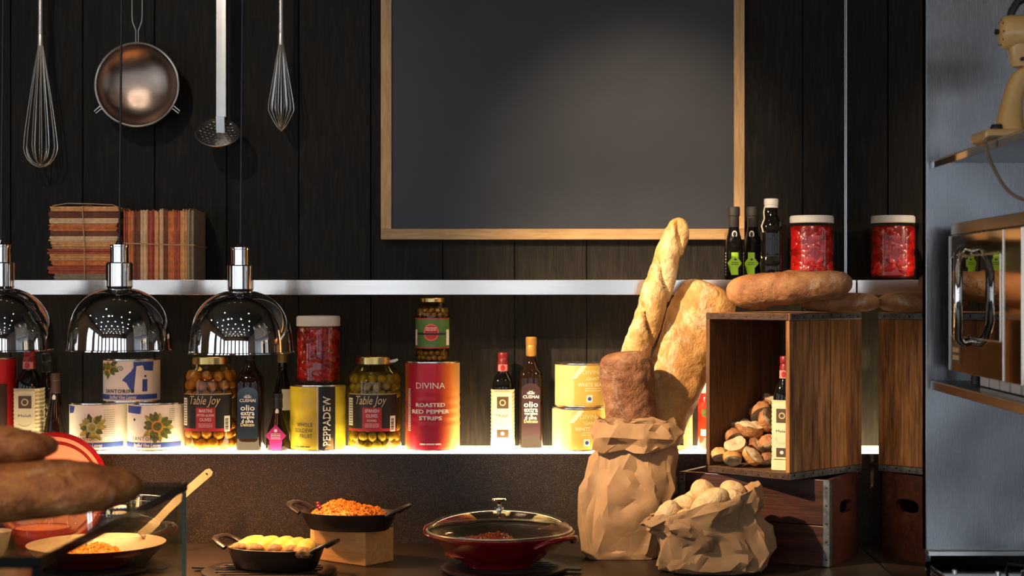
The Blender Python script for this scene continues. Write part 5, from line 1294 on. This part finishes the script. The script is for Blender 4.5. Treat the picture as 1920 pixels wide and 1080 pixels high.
t = MB().lathe([(rp * .45, 0), (rp * .5, .002), (rp * .8, hp * .4), (rp, hp), (rp * .96, hp), (rp * .75, hp * .42), (.001, .006)], 44, (True, False)).build('ceramic_bowl', plain('cream_ceramic', (.70, .58, .42), .3, coat=.4), None, (WX(-20, Y), Y, ZC + .0004), smooth=50)
tag(t, 'pale ceramic bowl at the left edge behind the glass case', 'bowl')

# ================================================================== GLASS CASE AND BREADS IN FRONT
struct(MB().bbox(-4.1, -.55, 1.75, 3.05, 0, 1.0, .004).build('service_counter', plain('service_counter_stone', (.05, .04, .035), .35)))
GZ = EYE - .35; GX = -.682; GY0, GY1 = 2.145, 2.975
gc = thing('glass_case', 'glass display case with breads on top at the lower left', 'display case', (GX, GY0, 1.0005))
hz = GZ - 1.0
MB().box(-1.6, 0, 0, GY1 - GY0, hz - .008, hz).build('top_pane', M_pane, gc, smooth=0)
MB().box(-.008, 0, .0, GY1 - GY0, .0, hz - .0085).build('side_pane', M_pane, gc, smooth=0)
MB().box(-1.6, -.0085, 0, .008, .0, hz - .0085).build('front_pane', M_pane, gc, smooth=0)
MB().bbox(-.0005, .0025, -.001, GY1 - GY0, hz - .014, hz + .0008, .0006, 1).build('polished_edge', M_gedge, gc)
MB().bbox(-1.6, .0025, -.0028, -.0005, hz - .014, hz + .0008, .0006, 1).build('polished_edge', M_gedge, gc)
MB().bbox(-.009, .0025, -.0028, .0, 0, hz - .011, .0006, 1).build('corner_edge', M_gedge, gc)
MB().box(-.008, -.0, GY1 - GY0, GY1 - GY0 + .0012, 0, hz).build('rear_edge', plain('pale_glass_edge', (.35, .38, .38), .15, coat=1), gc, smooth=0)
def put_flat(o, x, y, z, rz, tilt=0): o.location = (x, y, z); o.rotation_euler = (0, R(tilt), R(rz)); return o
Yb = 2.44; s = S(Yb)
xr = WX(262, Yb)
o = loaf('large blurred brown loaf lying on the glass case nearest the camera', 'bread', .56, .17, 116 / s, 'dark', 21, 2.1, 0, .05, 0, 'bread_loaf', 50, 36, 0, 3.0)
put_flat(o, xr - .28, Yb, GZ + 59 / s + .002, 6, -1)
o = loaf('smaller blurred brown loaf lying on the larger one on the glass case', 'bread', .42, .14, 76 / s, 'dark', 25, 2.2, 0, .05, 0, 'bread_loaf', 46, 32, 0, 3.4)
put_flat(o, WX(112, Yb + .03) - .21, Yb + .03, GZ + (116 + 37) / s, -4, 2)

# ================================================================== RIGHT NICHE: SHELVES, MICROWAVE, MIXER, STOVE
XS = .824
zs = EYE + .286; sh = thing('steel_shelf', 'upper steel wall shelf carrying the cream stand mixer', 'shelf', (XS, YM, zs))
MB().bbox(0, 1.36 - XS - .001, -1.6, -.021, -.003, 0, .001, 1).build('shelf_plate', M_steels, sh)
MB().bbox(0, .003, -1.6, -.021, -.018, -.0031, .001, 1).build('front_edge', M_chrome, sh)
zs2 = EYE - .2085; sh = thing('steel_shelf', 'lower steel wall shelf carrying the microwave', 'shelf', (XS, YM, zs2))
MB().bbox(0, 1.36 - XS - .001, -1.6, -.021, -.003, 0, .001, 1).build('shelf_plate', M_steels, sh)
MB().bbox(0, .003, -1.6, -.021, -.02, -.0031, .001, 1).build('front_edge', plain('bronzed_steel', (.30, .22, .16), .3, 1, var=.1), sh)
# microwave, door facing the counter
mx0, my1, my0 = .843, 3.640, 3.050
mz0, mz1 = EYE - .181, EYE + .140
M_bronze = plain('bronze_mirror_steel', (.42, .32, .22), .07, 1, var=0)
M_bronzed = plain('bronze_satin', (.34, .24, .15), .16, 1, var=.05)
mw = thing('microwave', 'microwave oven with a bronze mirror door and bowed chrome handle', 'microwave', (mx0, my1, zs2 + .0005))
zz0, zz1 = mz0 - zs2, mz1 - zs2; Wm = my1 - my0
MB().bbox(.012, .42, -Wm, 0, zz0, zz1, .004).build('casing', M_steelz, mw)
for yy in (-.05, -Wm + .05):
    for xx in (.05, .37): MB().lathe([(.014, 0), (.012, zz0 + .001)], 16).build('foot', M_black, mw, (xx, yy, 0))
MB().bbox(.006, .0115, -Wm, 0, zz1 - .024, zz1 + .001, .0015).build('top_trim', M_bronzed, mw)
door = MB(); a0 = -.001; a1 = -.455
MB().bbox(0, .0115, a1, a0, zz0, zz1 - .026, .002).build('door', M_bronze, mw)
wpan = MB().bbox(-.0012, -.0001, a1 + .018, a0 - .032, zz0 + .078, zz1 - .075, .0006, 1).build('window_pane', plain('black_mirror_glass', (.20, .18, .17), .015, 1, var=0), mw)
fr = MB(); y0, y1, z0, z1 = a1 + .014, a0 - .028, zz0 + .074, zz1 - .071
for A in ((y0, y1, z0, z0 + .004), (y0, y1, z1 - .004, z1), (y0, y0 + .004, z0, z1), (y1 - .004, y1, z0, z1)): fr.bbox(-.002, -.0002, A[0], A[1], A[2], A[3], .0004, 1)
fr.build('window_frame', M_tin, mw)
MB().bbox(0, .0115, -Wm, a1 - .004, zz0, zz1 - .026, .002).build('control_panel', M_bronze, mw)
for yy in (a1 - .003, -Wm + .002): MB().bbox(-.002, -.0001, yy - .004, yy, zz0, zz1 - .028, .0004, 1).build('panel_trim', M_tin, mw)
hy = -.235
pts = [(-.001, hy + .03, z1 + .006), (-.018, hy + .028, z1 + .012), (-.03, hy + .02, z1), (-.034, hy, (z0 + z1) / 2 + .05), (-.034, hy, (z0 + z1) / 2 - .05), (-.03, hy + .02, z0 + .004), (-.018, hy + .028, z0 - .008), (-.001, hy + .03, z0 - .004)]
MB().tube(pts, .0095, 14).build('handle', M_chrome, mw, smooth=70)
bd = MB().bbox(-.0016, -.0001, -.115, -.04, zz0 + .018, zz0 + .062, .0005, 1).build('badge', plain('badge_brown', (.16, .09, .05), .4, .5), mw)
for k in range(2): MB().box(-.0022, -.0017, -.105, -.05, zz0 + .026 + .016 * k, zz0 + .036 + .016 * k).build('badge_stripe', M_goldink, bd, smooth=0)
for k in range(5):
    yy = -.16 - .08 * k
    MB().bbox(.03, .034, yy - .065, yy, .003, zz0 - .002, .0006, 1).build('vent_plate', M_white, mw)
# vintage stand mixer
M_mixer = plain('cream_enamel', (.80, .48, .17), .28, coat=.4, var=.08)
Yx = 3.26; s = S(Yx); q = 1 / s
X0 = WX(1888, Yx)
mxr = thing('stand_mixer', 'vintage cream stand mixer on the upper steel shelf', 'mixer', (X0, Yx, zs + .0005))
fx = lambda px: WX(px, Yx) - X0
fz = lambda py: WZ(py, Yx) - zs
MB().bbox(fx(1833), fx(2010), -.06, .06, .0, .022, .007, 3).build('base', M_mixer, mxr, smooth=50)
def path_loft(sec, mat, nm, seg=24):
    m = MB(); m.loft([(cx, 0, z, rx, ry, 2.6) for cx, z, rx, ry in sec], seg); return m.build(nm, mat, mxr, smooth=50)
path_loft([(fx(1896), .018, 30 * q, .04), (fx(1892), .04, 24 * q, .032), (fx(1897), fz(190), 19 * q, .026), (fx(1905), fz(160), 18 * q, .024), (fx(1918), fz(138), 20 * q, .024), (fx(1930), fz(126), 16 * q, .022)], M_mixer, 'column')
rotY = Matrix.Rotation(R(90), 4, 'Y')
zh = fz(62); rh = 33 * q
MB().lathe([(.001, fx(1873)), (rh * .55, fx(1874)), (rh * .86, fx(1879)), (rh, fx(1892)), (rh * 1.03, fx(1930)), (rh, fx(2010)), (rh * .7, fx(2060)), (rh * .4, fx(2080))], 40).xf(Matrix.Translation((0, 0, zh)) @ rotY @ Matrix.Diagonal((1, 1, 1, 1))).build('motor_head', M_mixer, mxr, smooth=50)
vb = None
for k in range(9):
    a = R(20 + 40 * k); MB().lathe([(.0016, fx(1875)), (.0016, fx(1877.5))], 8).xf(Matrix.Translation((0, rh * .72 * math.cos(a), zh + rh * .72 * math.sin(a))) @ rotY).build('vent_hole', M_black, mxr)
MB().lathe([(.006, fx(1866)), (.005, fx(1874))], 14).xf(Matrix.Translation((0, 0, zh + .002)) @ rotY).build('dial_knob', M_black, mxr)
path_loft([(fx(1914), fz(126), 17 * q, .018), (fx(1912), fz(112), 18 * q, .02), (fx(1910), fz(92), 21 * q, .024), (fx(1912), fz(80), 22 * q, .026)], M_mixer, 'hinge')
MB().lathe([(.004, -.027), (.004, .027)], 14).xf(Matrix.Translation((fx(1911), 0, fz(114))) @ Matrix.Rotation(R(90), 4, 'X')).build('hinge_pin', M_black, mxr)
MB().tube([(fx(1895), 0, fz(32)), (fx(1897), 0, fz(22)), (fx(1908), 0, fz(4)), (fx(1930), 0, fz(-6)), (fx(2000), 0, fz(-6)), (fx(2020), 0, fz(10)), (fx(2024), 0, fz(30))], .008, 12).build('carry_handle', M_black, mxr, smooth=70)
MB().lathe([(.012, 0), (.013, .006), (.010, .012)], 16).xf(Matrix.Translation((fx(1864), -.02, .022))).build('speed_knob', M_black, mxr)
cdp = [Vector((.06, .02, fz(240))), Vector((fx(1905), -.064, fz(243))), Vector((fx(1893), -.066, .004)), Vector((XS - X0 - .006, -.068, .004)), Vector((XS - X0 - .010, -.069, -.02)), Vector((XS - X0 - .004, -.10, -.06)), Vector((XS - X0 + .02, -.14, -.11)), Vector((XS - X0 + .08, -.20, -.14))]
sm = []
for i in range(len(cdp) - 1):
    for k in range(6):
        u = k / 6; p0 = cdp[max(0, i - 1)]; p1 = cdp[i]; p2 = cdp[i + 1]; p3 = cdp[min(len(cdp) - 1, i + 2)]
        sm.append(.5 * ((2 * p1) + (p2 - p0) * u + (2 * p0 - 5 * p1 + 4 * p2 - p3) * u * u + (-p0 + 3 * p1 - 3 * p2 + p3) * u ** 3))
MB().tube(sm, .0035, 8).build('power_cord', plain('tan_cord', (.22, .15, .09), .6), mxr, smooth=70)
# stove below the steel panel
stz = WZ(1044, YM)
st = thing('gas_stove', 'black gas stove top with chrome burner rings below the steel panel', 'stove', (XM + .02, YM - .022, 0))
MB().bbox(-.015, 1.36 - XM - .022, -.9, -.001, .02, stz - .03, .004).build('stove_body', M_steelz, st)
MB().bbox(-.015, 1.36 - XM - .022, -.9, -.001, stz - .029, stz - .015, .003).build('cooktop', plain('black_cooktop', (.008, .008, .008), .12, coat=.6), st)
for xx, yy in ((.20, -.14), (.20, -.45), (.42, -.14)):
    br = MB().lathe([(.045, stz - .0145), (.048, stz - .004), (.04, stz - .002), (.02, stz - .002), (.001, stz - .003)], 30).build('burner_ring', M_chrome, st, (xx, yy, 0))
    for k in range(4):
        a = R(45 + 90 * k); MB().tube([(xx + .02 * math.cos(a), yy + .02 * math.sin(a), stz + .001), (xx + .085 * math.cos(a), yy + .085 * math.sin(a), stz + .001), (xx + .09 * math.cos(a), yy + .09 * math.sin(a), stz - .0148)], .004, 8).build('grate_bar', M_iron, st)
for k in range(4): MB().lathe([(.006, 0), (.006, .004), (.003, .006)], 14).build('chrome_stud', M_chrome, st, (.02 + .09 * k, -.09 - .02 * (k % 2), stz - .0148))
